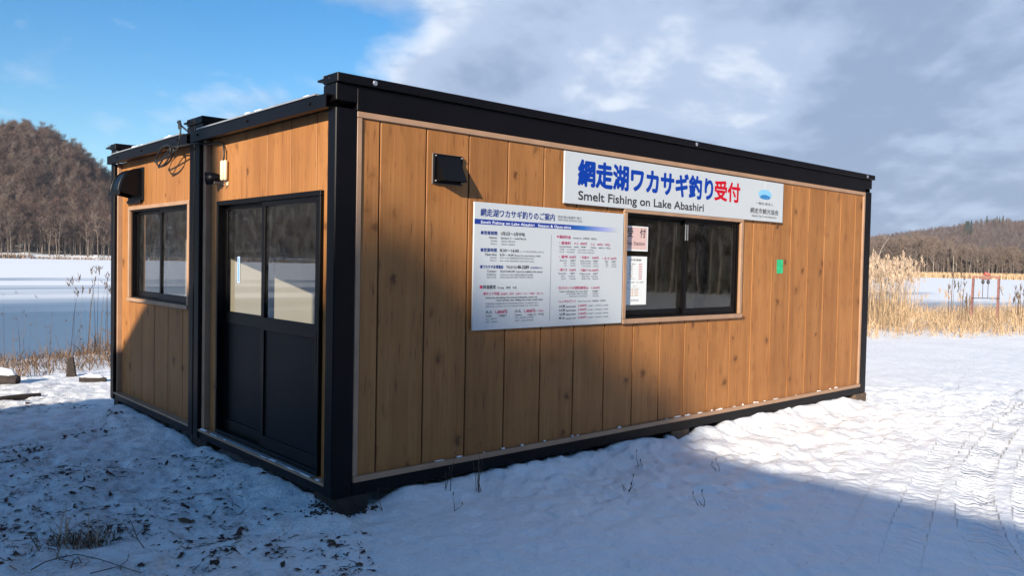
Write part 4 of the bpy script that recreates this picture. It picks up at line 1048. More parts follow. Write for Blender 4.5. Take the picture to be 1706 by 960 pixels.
def on_ground(x, y, dz=-0.02): return np.stack([x, y, np.maximum(height(x, y), ICE_Z-0.02)+dz], 1)
def stalks(pts, hts, w, lean=.12): 
    V, F, tip = blades(pts, hts, w, lean, 0.1); return V, F, tip
def plumes(tips, size, rng=RNG):
    parts = []
    for k in range(9):
        P = tips + np.stack([rng.normal(0, .012, len(tips)), rng.normal(0, .012, len(tips)), -rng.random(len(tips))*size*0.8], 1)
        V, F, _ = blades(P, np.full(len(P), size*.55), size*0.085, 0.9, 0.6); parts.append((V, F, 0))
    return merge(parts)[:2]

# right-hand reed bed
n = 52000
x = RNG.uniform(12, 42, n); y = RNG.uniform(-9, 15, n)
s = 0.51*x+0.86*y; d = shore_y(x)-y
front = 12.7 + 3.2*(fbm(x*.7, y*.7, 3)-.5) + 0.6*(x > 24)
ok = (s > front) & (s < 25) & (d > -1.5) & ((RNG.random(n) < 0.25+0.75*sstep(0, 1.3, s-front))) & (fbm(x*.9+7, y*.9, 3) > 0.34)
x, y = x[ok], y[ok]; s = s[ok]; fr = front[ok]
az = np.degrees(np.arctan2(y-CAM[1], x-CAM[0])); rr = np.hypot(y-CAM[1], x-CAM[0])
hb = (0.34+0.46*RNG.random(len(x)))*(0.55+0.45*sstep(0, 2.0, s-fr))
hb *= 1 + 0.5*sstep(21.3, 23.2, az)
P0 = on_ground(x, y); V1_, F1_, t1 = blades(P0, hb, 0.015, 1.15, 1.0)
# short broken blades lying about in front
tall = (RNG.random(len(x)) < 0.36*sstep(21.0, 22.8, az)*sstep(0.4, 1.6, s-fr)) | (RNG.random(len(x)) < 0.012)
Pt = P0[tall]; ht = (1.45+0.75*RNG.random(len(Pt)))*np.where(az[tall] > 21.5, 1, .55)
V2_, F2_, t2 = stalks(Pt, ht, 0.011, .30)
V3_, F3_ = plumes(t2, 0.24)
V, F, mi = merge([(V1_, F1_, 0), (V2_, F2_, 0), (V3_, F3_, 1)])
stuff_mesh('reed_bed', V, F, ['straw', 'plume'], 'bed of pale straw coloured reeds and dry grass right of the cabin', mi)
# far shore reed strips
parts = []
for a0, a1, off, hh, n in ((10, 27, -5, 1.75, 6500), (78.9, 82, -3, 1.9, 500), (74.5, 78.9, -1, 1.0, 400), (82, 120, -3, 1.9, 3500)):
    az = RNG.uniform(a0, a1, n); r = np.interp(az, AZR, RR) + off + RNG.uniform(-5, 6, n)
    x = CAM[0]+r*np.cos(np.radians(az)); y = CAM[1]+r*np.sin(np.radians(az))
    V_, F_, _ = blades(np.stack([x, y, np.full(n, ICE_Z)], 1), np.full(n, hh)*(0.7+0.5*RNG.random(n)), 0.20, 0.3, 0.2); parts.append((V_, F_, 0 if a1 < 30 else 1))
V, F, mi = merge(parts); stuff_mesh('far_reed_strip', V, F, ['straw', 'rustgrass'], 'thin strip of straw coloured reeds along the far shore', mi)

# left bank: rusty grass tussocks
n = 11000
x = RNG.uniform(-6, 4.5, n); y = shore_y(x) - RNG.uniform(-0.6, 2.6, n)
ok = (fbm(x*1.3, y*1.3+4, 3) > 0.47); x, y = x[ok], y[ok]
V1_, F1_, t1 = blades(on_ground(x, y), (0.07+0.24*RNG.random(len(x))**1.5)*(1+0.9*(x > 1.0)), 0.009, 1.2, 1.0)
n = 90; x2 = RNG.uniform(-6, 4, n); y2 = shore_y(x2)-RNG.uniform(-.3, 1.6, n)
V2_, F2_, t2 = blades(on_ground(x2, y2), 0.25+0.45*RNG.random(n), 0.005, 0.45, 0.4)
V3_, F3_ = plumes(t2[:60], 0.07)
V, F, mi = merge([(V1_, F1_, 0), (V2_, F2_, 1), (V3_, F3_, 1)]); stuff_mesh('bank_grass', V, F, ['rustgrass', 'stalk'], 'rusty brown dry grass along the left lake bank', mi)

def plant(name, spots, h, label, cat, mats=('stalk', 'plume'), plume=0.12, w=0.008, lean=.18, stem='stalk', head='seed_head', parts=True, group=None):
    x, y = np.array([q[0] for q in spots], float), np.array([q[1] for q in spots], float)
    P = on_ground(x, y); C = empty(name, tuple(P.mean(0)), label, cat, group); off = P.mean(0)
    V, F, tip = blades(P-off, np.asarray(h, float)*np.ones(len(x)), w, lean, .15)
    link(bpy.data.objects.new(stem, mesh_from(stem, V, F, [mats[0]])), C)
    if plume:
        V, F = plumes(tip, plume); link(bpy.data.objects.new(head, mesh_from(head, V, F, [mats[1]])), C)
    return C
R2 = np.random.default_rng(5)
plant('reed_clump', [(1.0+R2.normal(0, .22), 9.0+R2.normal(0, .3)) for k in range(16)], 1.0+0.55*R2.random(16), 'tall dark plumed reeds standing on the bank against the left corner of the rear cabin', 'reed', mats=('stalk', 'stalk'), plume=0.13, w=.008)
for k, (x, y, h, n_, lb) in enumerate([(-0.9, 8.6, .8, 9, 'sparse thin weed stalks on the lake bank at the left edge'), (0.05, 8.8, 1.0, 8, 'thin dark weed stalks with small heads on the bank, middle of the bare ice'), (0.45, 8.9, .7, 7, 'low weed stalks just behind the upright bark slab')]):
    plant('weed_clump', [(x+R2.normal(0, .18), y+R2.normal(0, .15)) for q in range(n_)], h*(.6+.5*R2.random(n_)), lb, 'weed', mats=('stalk', 'stalk'), plume=0.05, w=.006, lean=.3)
def at_px(xp, yp, z=-0.1):
    d_ = fw + (xp-853)/FPX*rt - (yp-480)/FPX*up; t = (z-CAM[2])/d_[2]; q = CAM + t*d_; return q[0], q[1]
# foreground tuft and sprigs
gx, gy = at_px(128, 905)
n = 170; ax = R2.normal(0, .10, n); ay = R2.normal(0, .05, n)
V1_, F1_, _ = blades(on_ground(gx+ax, gy+ay, -.01), 0.04+0.13*R2.random(n)**1.8, .007, 1.8, 1.2)
n = 9; V2_, F2_, _ = blades(on_ground(gx-.02+R2.normal(0, .05, n), gy+R2.normal(0, .03, n)), 0.20+0.12*R2.random(n), .008, .25, .2)
C = empty('grass_tuft', (gx, gy, gz(gx, gy)), 'dry brown grass tuft with a few upright blades in the shaded snow, bottom left', 'grass tuft')
off = np.array(C.location)
link(bpy.data.objects.new('matted_blades', mesh_from('matted_blades', V1_-off, F1_, ['rustgrass'])), C)
link(bpy.data.objects.new('upright_blades', mesh_from('upright_blades', V2_-off, F2_, ['plume'])), C)
def sprig(xp, yp, hpx, label, seed, n=4, tilt=0.15, name='weed_sprig'):
    x, y = at_px(xp, yp); dist = math.hypot(x-CAM[0], y-CAM[1]); h = hpx/FPX*dist
    rs = random.Random(seed); g = gz(x, y); b = MB()
    for k in range(n):
        a = rs.uniform(0, 6.28); hh = h*(1 if k == 0 else rs.uniform(.3, .8)); l = tilt*hh*(1 if k == 0 else 2.5)
        p0 = Vector((x+rs.uniform(-.02, .02), y+rs.uniform(-.02, .02), g-.01)); p2 = p0+Vector((math.cos(a)*l, math.sin(a)*l, hh)); p1 = (p0+p2)/2+Vector((rs.uniform(-.01, .01), rs.uniform(-.01, .01), 0))
        b.tube([p0, p1, p2], [.0026, .002, .001], 4)
        if k < 2: b.tube([p2, p2+Vector((.002, 0, .018)), p2+Vector((.002, 0, .03))], [.001, .004, .001], 4)
    o = b.build(name, 'stalk', None); centre_origin(o); tag(o, label, 'weed')
sprig(797, 822, 78, 'tall thin weed sprig standing in the snow below the fee board, with side shoots', 1, 6, .05)
sprig(744, 828, 60, 'straw coloured bent weed stem left of the tallest sprig under the long wall', 2, 3, .12)
sprig(706, 826, 55, 'very thin weed stem nearest the black corner post along the long wall', 3, 2, .08)
sprig(640, 850, 30, 'short dark twig leaning in the snow right of the near corner post', 4, 2, .5)
sprig(757, 852, 34, 'short slanted dry stem in the open snow under the second board from the vent', 5, 2, .6)
sprig(1045, 815, 26, 'small group of dry stems standing alone in the shaded snow', 6, 5, .3)
sprig(1067, 778, 22, 'single dark stem near the edge of the big shadow', 7, 2, .2)
sprig(1168, 840, 22, 'little forked sprig in the middle of the shaded snow', 8, 4, .3)
sprig(1196, 783, 18, 'small dry stem on the shadow line below the ticket window', 9, 3, .4)
for k, (xp, yp, hp, lb) in enumerate([(1583, 545, 82, 'tallest dark seed-headed weed stalk in the reeds left of the red frame'), (1598, 548, 88, 'dark weed stalk just beside the tallest one, left of the red frame'), (1611, 545, 50, 'short dark weed stalk touching the left leg of the red frame'), (1691, 545, 55, 'dark weed stalk right of the red frame'), (1699, 545, 60, 'dark weed stalk at the right edge of the reed bed')]):
    x, y = at_px(xp, yp, -.2); dist = math.hypot(x-CAM[0], y-CAM[1])
    plant('weed_stalk', [(x, y), (x+.05, y-.03), (x-.04, y+.04)], [hp/FPX*dist, hp/FPX*dist*.9, hp/FPX*dist*.75], lb, 'weed', mats=('stalk', 'stalk'), plume=.30, w=.03, lean=.05)
# fallen twigs, bottom left
b = MB()
def gpath(pxs, lift=.012, r=.0035):
    pts = []
    for (xp, yp) in pxs:
        x, y = at_px(xp, yp); pts.append((x, y, gz(x, y)+lift+.012*random.random()))
    b.tube(pts, [r*(1-.6*i/len(pts)) for i in range(len(pts))], 5)
gpath([(52, 957), (75, 940), (100, 927), (128, 926), (165, 935), (198, 948), (235, 957)]); gpath([(98, 934), (112, 942), (122, 948)], r=.003); gpath([(118, 957), (122, 940), (130, 930), (136, 945)], r=.004)
gpath([(150, 960), (175, 953), (200, 948), (212, 936), (215, 926)], r=.003); gpath([(140, 952), (150, 935)], r=.002); gpath([(16, 948), (28, 960)], r=.003)
o = b.build('fallen_twig', 'stalk', None); centre_origin(o); tag(o, 'thin curved dark twigs lying on the snow below the grass tuft, bottom left', 'twig')
b = MB(); gpath([(240, 922), (230, 905), (218, 880), (212, 870)], .02, .003); gpath([(230, 905), (222, 896), (210, 888)], .02, .002); gpath([(226, 897), (236, 885), (243, 872)], .02, .002)
o = b.build('fallen_twig', 'stalk', None); centre_origin(o); tag(o, 'small forked twig sticking from the snow right of the grass tuft', 'twig')

# dead leaves and scraps on the shaded snow left of the cabins
def leaf_bits(xy, size, rng):
    vs, fs, n = [], [], 0
    for (x, y), s_ in zip(xy, size):
        g = None; k = rng.integers(5, 9); a0 = rng.uniform(0, 6.28); el = rng.uniform(.35, 1.0)
        ring = []
        for j in range(k):
            a = a0+2*math.pi*j/k; r = s_*rng.uniform(.15, 1.1); u, w_ = r*math.cos(a), r*el*math.sin(a)
            ring.append((x+u*math.cos(a0)-w_*math.sin(a0), y+u*math.sin(a0)+w_*math.cos(a0), s_*rng.uniform(-.05, .40)))
        ring.insert(0, (x, y, s_*rng.uniform(.05, .3))); vs += ring
        for j in range(k): fs.append((n, n+1+j, n+1+(j+1) % k))
        n += k+1
    v = np.array(vs); v[:, 2] += height(v[:, 0], v[:, 1])+.002; return v, np.array(fs)
R3 = np.random.default_rng(11)
xy, sz = [], []
while len(xy) < 1150:
    xp, yp = R3.uniform(-40, 620), 655+300*R3.random()
    x, y = at_px(xp, yp)
    if x > -0.05 and y > -0.05 and x < L: continue
    dn = fbm(np.array([x*1.6]), np.array([y*1.6]), 3)[0]
    if dn < 0.42+0.12*R3.random(): continue
    if yp > 800 and R3.random() < .55: continue
    m_ = R3.integers(1, 4)
    for q in range(m_):
        xy.append((x+R3.normal(0, .05), y+R3.normal(0, .04))); sz.append(0.007+0.032*R3.random()**2.4)
for k in range(40):
    x, y = at_px(R3.uniform(560, 1500), R3.uniform(760, 950)); xy.append((x, y)); sz.append(.004+.006*R3.random())
V, F = leaf_bits(xy, sz, R3)
# thin dark twig scraps
pts = np.array([xy[i] for i in R3.integers(0, 780, 420)])+R3.normal(0, .03, (420, 2)); g = height(pts[:, 0], pts[:, 1])
aa = R3.uniform(0, 6.28, 420); ll = R3.uniform(.02, .085, 420); ca, sa = np.cos(aa), np.sin(aa)
A = np.stack([pts[:, 0], pts[:, 1], g+.006], 1); B = np.stack([pts[:, 0]+ca*ll, pts[:, 1]+sa*ll, height(pts[:, 0]+ca*ll, pts[:, 1]+sa*ll)+.010], 1)
w_ = np.stack([-sa, ca, 0*ca], 1)*.0028; up_ = np.array([0, 0, .005])
V4 = np.stack([A-w_, A+w_, (A+B)/2+up_, B], 1).reshape(-1, 3); k4 = np.arange(420)[:, None]*4
F4 = np.concatenate([k4+[0, 1, 2], k4+[0, 2, 3], k4+[1, 3, 2]], 0)
V, F, mi = merge([(V, F, 0), (V4, F4, 1)]); stuff_mesh('leaf_litter', V, F, ['leaf', 'stalk'], 'dark dead leaves and twig scraps scattered on the snow', mi)
for xp, yp, s_, lb in [(308, 868, .055, 'curled rusty brown dead leaf alone in the snow, right of centre of the shaded foreground'), (214, 857, .05, 'dark crumpled dead leaf above the forked twig'), (232, 946, .035, 'round dark brown leaf near the bottom edge below the twigs'), (300, 718, .06, 'dark leaf clump on the snow left of the middle posts'), (235, 693, .095, 'large flat black scrap on the snow beside the rear cabin'), (182, 792, .05, 'dark oak-like leaf lying on the snow, far from the cabins'), (372, 898, .045, 'brown leaf with a stalk in front of the near corner post'), (432, 806, .045, 'dark leaf in the snow before the sliding doors')]:
    x, y = at_px(xp, yp); V, F = leaf_bits([(x, y), (x+s_*.6, y-s_*.3)], [s_, s_*.6], np.random.default_rng(int(xp)))
    me = mesh_from('dead_leaf', V, F, ['leaf' if xp != 308 else 'rustgrass']); o = link(bpy.data.objects.new('dead_leaf', me)); centre_origin(o); tag(o, lb, 'leaf')
# frozen mud at the near corner
vs, fs, n = [], [], 0
bm = bmesh.new()
for k in range(130):
    x, y = -0.01+R3.normal(0, .05), 0.09+R3.normal(0, .06)
    if k > 90: x, y = 0.1+R3.random()*.22, -.02+R3.normal(0, .02)
    r = .003+.009*R3.random()**2; M4 = Matrix.Translation((x, y, gz(x, y)+r*.4)) @ Matrix.Rotation(R3.random()*6, 4, 'Z') @ Matrix.Diagonal((r*1.3, r, r*.8, 1))
    bmesh.ops.create_icosphere(bm, subdivisions=1, radius=1, matrix=M4)
for v in bm.verts: v.co += Vector(R3.normal(0, .0025, 3))
me = bpy.data.meshes.new('frozen_mud'); bm.to_mesh(me); bm.free(); me.materials.append(MAT['leaf']); tag(link(bpy.data.objects.new('frozen_mud', me)), 'dark crumbs of frozen mud at the near corner', kind='stuff')

# logs and slab on the left bank
def log(xp, yp, ln, r, yaw, label, snow=True, z0=-.1):
    x, y = at_px(xp, yp, z0); g = gz(x, y); C = empty('fallen_log', (x, y, g), label, 'log')
    dx_, dy_ = math.cos(yaw)*ln/2, math.sin(yaw)*ln/2; b = MB()
    b.tube([(x-dx_, y-dy_, g+r*.5), (x-dx_*.3, y-dy_*.3, g+r*.65), (x+dx_*.4, y+dy_*.4, g+r*.55), (x+dx_, y+dy_, g+r*.4)], [r*.85, r, r*.95, r*.7], 9); b.build('trunk', 'darktimber', C)
    if snow:
        b = MB(); b.tube([(x-dx_*.9, y-dy_*.9, g+r*1.25), (x-dx_*.3, y-dy_*.3, g+r*1.55), (x+dx_*.5, y+dy_*.5, g+r*1.4), (x+dx_*.8, y+dy_*.8, g+r*1.1)], [r*.35, r*.75, r*.65, r*.3], 9); b.build('snow_cap', 'snowclean', C, smooth=True)
log(6, 641, .34, .085, -.7, 'snow-capped dark log at the left edge of the bank')
log(155, 636, .30, .045, -.5, 'thin half buried log in the snow left of the rear cabin')
log(20, 665, .6, .03, .3, 'low dark branch lying on the snow below the snow-capped log', False)
x, y = at_px(116, 628); g = gz(x, y); b = MB()
b.hull([(x-.05, y, g-.05), (x+.07, y-.05, g-.05), (x+.09, y-.02, g-.05), (x-.03, y+.03, g-.05), (x-.03, y, g+.22), (x+.035, y-.03, g+.27), (x+.05, y, g+.26), (x-.01, y+.03, g+.21)], [(0, 1, 5, 4), (1, 2, 6, 5), (2, 3, 7, 6), (3, 0, 4, 7), (4, 5, 6, 7), (0, 3, 2, 1)])
o = b.build('bark_slab', 'darktimber', None, bevel=.01); centre_origin(o); tag(o, 'upright rusty brown bark slab on the left bank', 'bark')

# ------------------------------------------------------------------ red frame with hoists at the right
WF = empty('winch_frame', (26.1, 4.85, gz(26.1, 4.85)), 'rust-red steel goalpost frame with two small hoists standing in the reeds', 'frame')
pa, pb = Vector((25.99, 5.18, 0)), Vector((26.20, 4.51, 0)); u_ = (pb-pa).normalized(); g = -0.5
for q, tp in ((pa, .0), (pb, .0)):
    b = MB(); b.tube([q+Vector((0, 0, g))-u_*.03*(1 if q is pa else 0), q+Vector((0, 0, 1.30))], .044, 4); b.build('post', 'rust', WF)
b = MB(); b.tube([pa-u_*.03+Vector((0, 0, 1.325)), pb+u_*.04+Vector((0, 0, 1.325))], .034, 4); b.build('top_beam', 'rust', WF)
b = MB(); b.tube([pa-u_*.01+Vector((-.06, 0, .635)), pb+u_*.06+Vector((-.06, 0, .650))], .014, 6); b.build('cross_bar', 'darkiron', WF)
c = (pa+pb)/2; b = MB(); b.tube([c-u_*.06+Vector((0, 0, 1.37)), c-u_*.02+Vector((0, 0, 1.44)), c+u_*.06+Vector((0, 0, 1.40)), c+u_*.09+Vector((0, 0, 1.36))], [.04, .06, .055, .04], 8); b.build('gearbox', 'redpaint', WF)
b = MB(); b.tube([c-u_*.12+Vector((-.03, 0, 1.26)), c+u_*.13+Vector((-.03, 0, 1.26))], .03, 6); b.build('roller', 'rust', WF)
for k, s_ in ((0, -.07), (1, .075)):
    q = c+u_*s_+Vector((-.04, 0, 0)); b = MB()
    b.tube([q+Vector((0, 0, 1.24)), q+Vector((0, 0, 1.19)), q+Vector((0, 0, 1.14)), q+Vector((0, 0, 1.09))], [.012, .048, .050, .012], 8); h_ = b.build('hoist_block', 'darkiron', WF)
    b = MB(); b.tube([q+Vector((0, 0, 1.10)), q+Vector((0, 0, .66))], .009, 5); b.build('hoist_rod', 'darkiron', h_)
b = MB(); b.tube([pb+Vector((0, 0, 1.1)), pb+u_*.13+Vector((0, 0, .75))], .008, 4); b.build('stay', 'darkiron', WF)

# ------------------------------------------------------------------ trees
def tree_data(h, seed, nl=11, nt=210, tw=0.05, lean=0.05, crown0=0.3, spread=0.27, fine=True):
    """returns (trunk+limb verts, tris), (twig verts, tris)"""
    rs = np.random.default_rng(seed); tv, tf = [], []
    def prism(p0, p1, r0_, r1_, n=3):
        p0, p1 = np.array(p0, float), np.array(p1, float); d = p1-p0; d /= np.linalg.norm(d)+1e-9
        a = np.cross(d, [0.3, 0.9, 0.1]); a /= np.linalg.norm(a); b = np.cross(d, a); k = len(tv)
        for p_, r_ in ((p0, r0_), (p1, r1_)):
            for j in range(n): tv.append(p_+r_*(a*math.cos(2*math.pi*j/n)+b*math.sin(2*math.pi*j/n)))
        for j in range(n):
            j2 = (j+1) % n; tf.append((k+j, k+j2, k+n+j2)); tf.append((k+j, k+n+j2, k+n+j))
    r = h*0.0125; pth = [np.zeros(3)]
    la = rs.uniform(0, 6.28)
    for k in range(1, 6):
        pth.append(np.array([math.cos(la)*lean*h*(k/5)**1.5, math.sin(la)*lean*h*(k/5)**1.5, h*.92*k/5])+rs.normal(0, .006*h, 3)*[1, 1, 0])
    for k in range(5): prism(pth[k], pth[k+1], r*(1-.17*k), r*(1-.17*(k+1)), 5)
    segs = []
    for k in range(nl):
        t = crown0+(0.95-crown0)*(k+rs.random())/nl; i = min(int(t*5), 4); f = t*5-i; p0 = pth[i]*(1-f)+pth[i+1]*f if i < 5 else pth[5]
        a = rs.uniform(0, 6.28); ln = h*spread*(1.15-.55*t)*rs.uniform(.7, 1.2); e = rs.uniform(.5, 1.1)
        d = np.array([math.cos(a)*math.cos(e), math.sin(a)*math.cos(e), math.sin(e)]); p1 = p0+d*ln*.55; d2 = d+[0, 0, .45]; p2 = p1+d2/np.linalg.norm(d2)*ln*.6
        prism(p0, p1, r*.42*(1.1-t*.5), r*.25, 3); prism(p1, p2, r*.25, r*.08, 3); segs += [(p0, p1, .5), (p1, p2, 1.0), (p1, p2, 1.0)]
        for q in range(2):
            s0 = p0+(p1-p0)*rs.uniform(.3, 1); a2 = a+rs.uniform(-1.2, 1.2); dd = np.array([math.cos(a2)*.6, math.sin(a2)*.6, rs.uniform(.5, .9)]); s1 = s0+dd*ln*.5; prism(s0, s1, r*.16, r*.05, 3); segs.append((s0, s1, 1.0))
    segs.append((pth[4], pth[5], 1.0))
    wv, wf = [], []
    for k in range(nt):
        p0, p1, _ = segs[rs.integers(len(segs))]; f = rs.random(); s = p0+(p1-p0)*f
        d = rs.normal(0, 1, 3); d[2] = abs(d[2])*.8+.35; d /= np.linalg.norm(d); ln = h*rs.uniform(.05, .12); e = s+d*ln; side = np.cross(d, rs.normal(0, 1, 3)); side /= np.linalg.norm(side); w = tw*rs.uniform(.5, 1.1)
        n = len(wv); wv += [s-side*w/2, s+side*w/2, e]; wf.append((n, n+1, n+2))
        if fine:
            for q in range(2):
                m = s+(e-s)*rs.uniform(.3, .9); d3 = d+rs.normal(0, .6, 3); d3 /= np.linalg.norm(d3); e3 = m+d3*ln*.6; n = len(wv); wv += [m-side*w*.35, m+side*w*.35, e3]; wf.append((n, n+1, n+2))
    return (np.array(tv), np.array(tf)), (np.array(wv), np.array(wf))
variants = []
for k, (h, lean, c0, sp_) in enumerate([(11.5, .03, .32, .27), (12.5, .06, .38, .24), (10.5, .05, .28, .30), (12.0, .09, .42, .22), (9.5, .04, .25, .32), (13, .04, .45, .2)]):
    t_, w_ = tree_data(h, 100+k, tw=.085, lean=lean, crown0=c0, spread=sp_, nt=290); variants.append((t_, w_))
def joined(k, tm, wm, nm):
    t_, w_ = variants[k]; V, F, mi = merge([(t_[0], t_[1], 0), (w_[0], w_[1], 1)]); return mesh_from(nm, V, F, [tm, wm], mi)
single_r = [joined(k, 'bark', 'tantwig', 'bare_tree') for k in range(6)]
single = [joined(k, 'bark', 'twig' if k % 3 else 'greytwig', 'bare_tree') for k in range(6)]
birchm = [mesh_from('trunk', variants[k][0][0], variants[k][0][1], ['birch']) for k in range(6)]
barkm = [mesh_from('trunk', variants[k][0][0], variants[k][0][1], ['bark']) for k in range(6)]
crownm = [mesh_from('crown', variants[k][1][0], variants[k][1][1], ['greytwig' if k % 2 else 'tantwig']) for k in range(6)]
def polar(az, r): return CAM[0]+r*math.cos(math.radians(az)), CAM[1]+r*math.sin(math.radians(az))
R4 = np.random.default_rng(21)
# front row on the far right shore
for k in range(120):
    az = 13.5+ (26.2-13.5)*(k+R4.random())/120; r = float(np.interp(az, AZR, RR))+6+R4.uniform(0, 14); x, y = polar(az, r); v = k % 6; bi = R4.random() < .3
    C = empty('bare_tree', (x, y, gz(x, y)-.2), 'bare pale-barked birch in the front row of the wood on the far right shore' if bi else 'bare grey-brown tree in the front row of the wood on the far right shore', 'tree', 'birches on the far right shore' if bi else 'bare trees on the far right shore')
    s_ = R4.uniform(.82, 1.08)*(0.66+0.34*float(sstep(17.0, 21.5, az))); C.scale = (s_, s_, s_); C.rotation_euler = (0, 0, R4.uniform(0, 6.28))
    link(bpy.data.objects.new('trunk', (birchm if bi else barkm)[v]), C); link(bpy.data.objects.new('crown', crownm[v]), C)
# front rows at the foot of the left hill
for k in range(150):
    az = 74 + 9*(k+R4.random())/150; r = float(np.interp(az, AZR, RR))+5+R4.uniform(0, 30); x, y = polar(az, r)
    o = link(bpy.data.objects.new('bare_tree', single[k % 6])); o.location = (x, y, gz(x, y)-.2); s_ = R4.uniform(.85, 1.5); o.scale = (s_*1.1, s_*1.1, s_); o.rotation_euler = (0, 0, R4.uniform(0, 6.28))
    tag(o, 'bare brown tree at the foot of the wooded hill across the lake on the left', 'tree', 'bare trees at the foot of the left hill')
# leaning white birch that shows just right of the cabin
t_, w_ = tree_data(12, 77, nl=9, nt=150, lean=.28, tw=.06); x, y = polar(24.35, 250)
C = empty('leaning_birch', (x, y, gz(x, y)-.2 if gz(x, y) > -.6 else -.45), 'white leaning birch showing beside the right end of the cabin', 'tree')
link(bpy.data.objects.new('trunk', mesh_from('trunk', t_[0]*[1.3, 1.3, 1], t_[1], ['birch'])), C); link(bpy.data.objects.new('crown', mesh_from('crown', w_[0], w_[1], ['greytwig'])), C)

# woods that read as one mass: instances of the same trees on scattered points
src = bpy.data.collections.new('tree_kinds')
for k in range(6): src.objects.link(bpy.data.objects.new('tree_kind', single[k]))
srcr = bpy.data.collections.new('right_tree_kinds')
for k in range(6): srcr.objects.link(bpy.data.objects.new('right_tree_kind', single_r[k]))
src2 = bpy.data.collections.new('conifer_kinds')
def conifer_mesh(h, seed):
    rs = np.random.default_rng(seed); V, F = [], []
    for k in range(260):
        t = rs.random()**.8; z = h*(.08+.9*t); r = h*.2*(1-t)*rs.uniform(.4, 1.1)+.1; a = rs.uniform(0, 6.28); n = len(V)
        c, s = math.cos(a), math.sin(a); w = h*.045
        V += [(c*r*.15, s*r*.15, z+h*.05), (c*r-s*w, s*r+c*w, z-h*.03), (c*r+s*w, s*r-c*w, z-h*.03)]; F.append((n, n+1, n+2))
    return mesh_from('conifer', np.array(V), np.array(F), ['needle'])
conm = [conifer_mesh(12, k) for k in range(2)]
for k in range(2): src2.objects.link(bpy.data.objects.new('conifer_kind', conm[k]))
def scatter_group(coll, smin, smax, seed):
    ng = bpy.data.node_groups.new('wood_scatter', 'GeometryNodeTree')
    ng.interface.new_socket('Geometry', in_out='INPUT', socket_type='NodeSocketGeometry'); ng.interface.new_socket('Geometry', in_out='OUTPUT', socket_type='NodeSocketGeometry')
    nd, lk = ng.nodes, ng.links; gi = nd.new('NodeGroupInput'); go = nd.new('NodeGroupOutput')
    ci = nd.new('GeometryNodeCollectionInfo'); ci.inputs['Collection'].default_value = coll; ci.inputs['Separate Children'].default_value = True; ci.inputs['Reset Children'].default_value = True
    iop = nd.new('GeometryNodeInstanceOnPoints'); iop.inputs['Pick Instance'].default_value = True
    rr1 = nd.new('FunctionNodeRandomValue'); rr1.data_type = 'FLOAT_VECTOR'; rr1.inputs[0].default_value = (-.04, -.04, 0); rr1.inputs[1].default_value = (.04, .04, 6.28); rr1.inputs['Seed'].default_value = seed
    rr2 = nd.new('FunctionNodeRandomValue'); rr2.data_type = 'FLOAT'; rr2.inputs[2].default_value = smin; rr2.inputs[3].default_value = smax; rr2.inputs['Seed'].default_value = seed+1
    lk.new(gi.outputs[0], iop.inputs['Points']); lk.new(ci.outputs[0], iop.inputs['Instance']); lk.new(rr1.outputs[0], iop.inputs['Rotation']); lk.new(rr2.outputs[1], iop.inputs['Scale'])
    lk.new(iop.outputs[0], go.inputs[0]); return ng
def wood(name, P, coll, smin, smax, label, seed=1):
    me = bpy.data.meshes.new(name); me.vertices.add(len(P)); me.vertices.foreach_set('co', np.asarray(P, np.float32).ravel()); me.update()
    o = link(bpy.data.objects.new(name, me)); md = o.modifiers.new('scatter', 'NODES'); md.node_group = scatter_group(coll, smin, smax, seed); tag(o, label, kind='stuff'); return o
def scat(a0, a1, f0, f1, n, rng, rabs=False):
    az = rng.uniform(a0, a1, n); u = rng.random(n); R = 0 if rabs else np.interp(az, AZR, RR); r = R+f0+(f1-f0)*u
    x = CAM[0]+r*np.cos(np.radians(az)); y = CAM[1]+r*np.sin(np.radians(az)); return np.stack([x, y, height(x, y)-.3], 1)
P = np.vstack([scat(71, 83, 22, 215, 2700, R4), scat(83, 125, 4, 215, 3200, R4), scat(60, 71, 4, 200, 250, R4)])
wood('hillside_wood', P, src, .75, 1.5, 'leafless brown wood covering the hill across the lake on the left', 3)
P = np.vstack([scat(20.5, 27, 18, 130, 1400, R4), scat(20.5, 27, 130, 420, 500, R4)])
wood('shore_wood', P, srcr, .8, 1.06, 'leafless wood behind the front trees of the far right shore', 5)
P = np.vstack([scat(11, 20.5, 18, 130, 1500, R4), scat(11, 20.5, 130, 420, 900, R4)])
wood('low_shore_wood', P, srcr, .55, .78, 'lower leafless wood on the far shore at the right edge', 6)
P = scat(11, 27, 8, 60, 1500, R4); wood('undergrowth', P, srcr, .22, .42, 'leafless undergrowth at the foot of the far right wood', 7)
P = scat(10, 27, 700, 1420, 7000, R4, True); wood('far_hill_wood', P, src, .55, .9, 'brown leafless wood covering the distant hill on the right', 9)
for a0, a1, r0_, r1_, n in ((18.0, 19.5, 760, 900, 70), (16.2, 17.0, 800, 880, 30), (18.6, 19.1, 1120, 1250, 22), (21.5, 22.3, 1000, 1150, 12), (16.5, 18.3, 1300, 1380, 14)):
    P = scat(a0, a1, r0_, r1_, n, R4, True)
    for q in P:
        o = link(bpy.data.objects.new('conifer', conm[n % 2])); o.location = q; s_ = R4.uniform(.8, 1.25); o.scale = (s_, s_, s_); tag(o, 'dark conifer among the leafless trees of the distant hill', 'tree', 'conifers on the distant hill')
# woods behind the camera (seen only as reflections): same trees, nearer
P = np.vstack([scat(-62, 4, 46, 105, 1900, R4, True), scat(-150, -62, 60, 110, 500, R4, True), scat(188, 198, 90, 120, 40, R4, True)])
P = P[(shore_y(P[:, 0])-P[:, 1]) > 6]
wood('yard_wood', P, src, .8, 1.15, 'leafless wood on the landward side of the yard', 13)

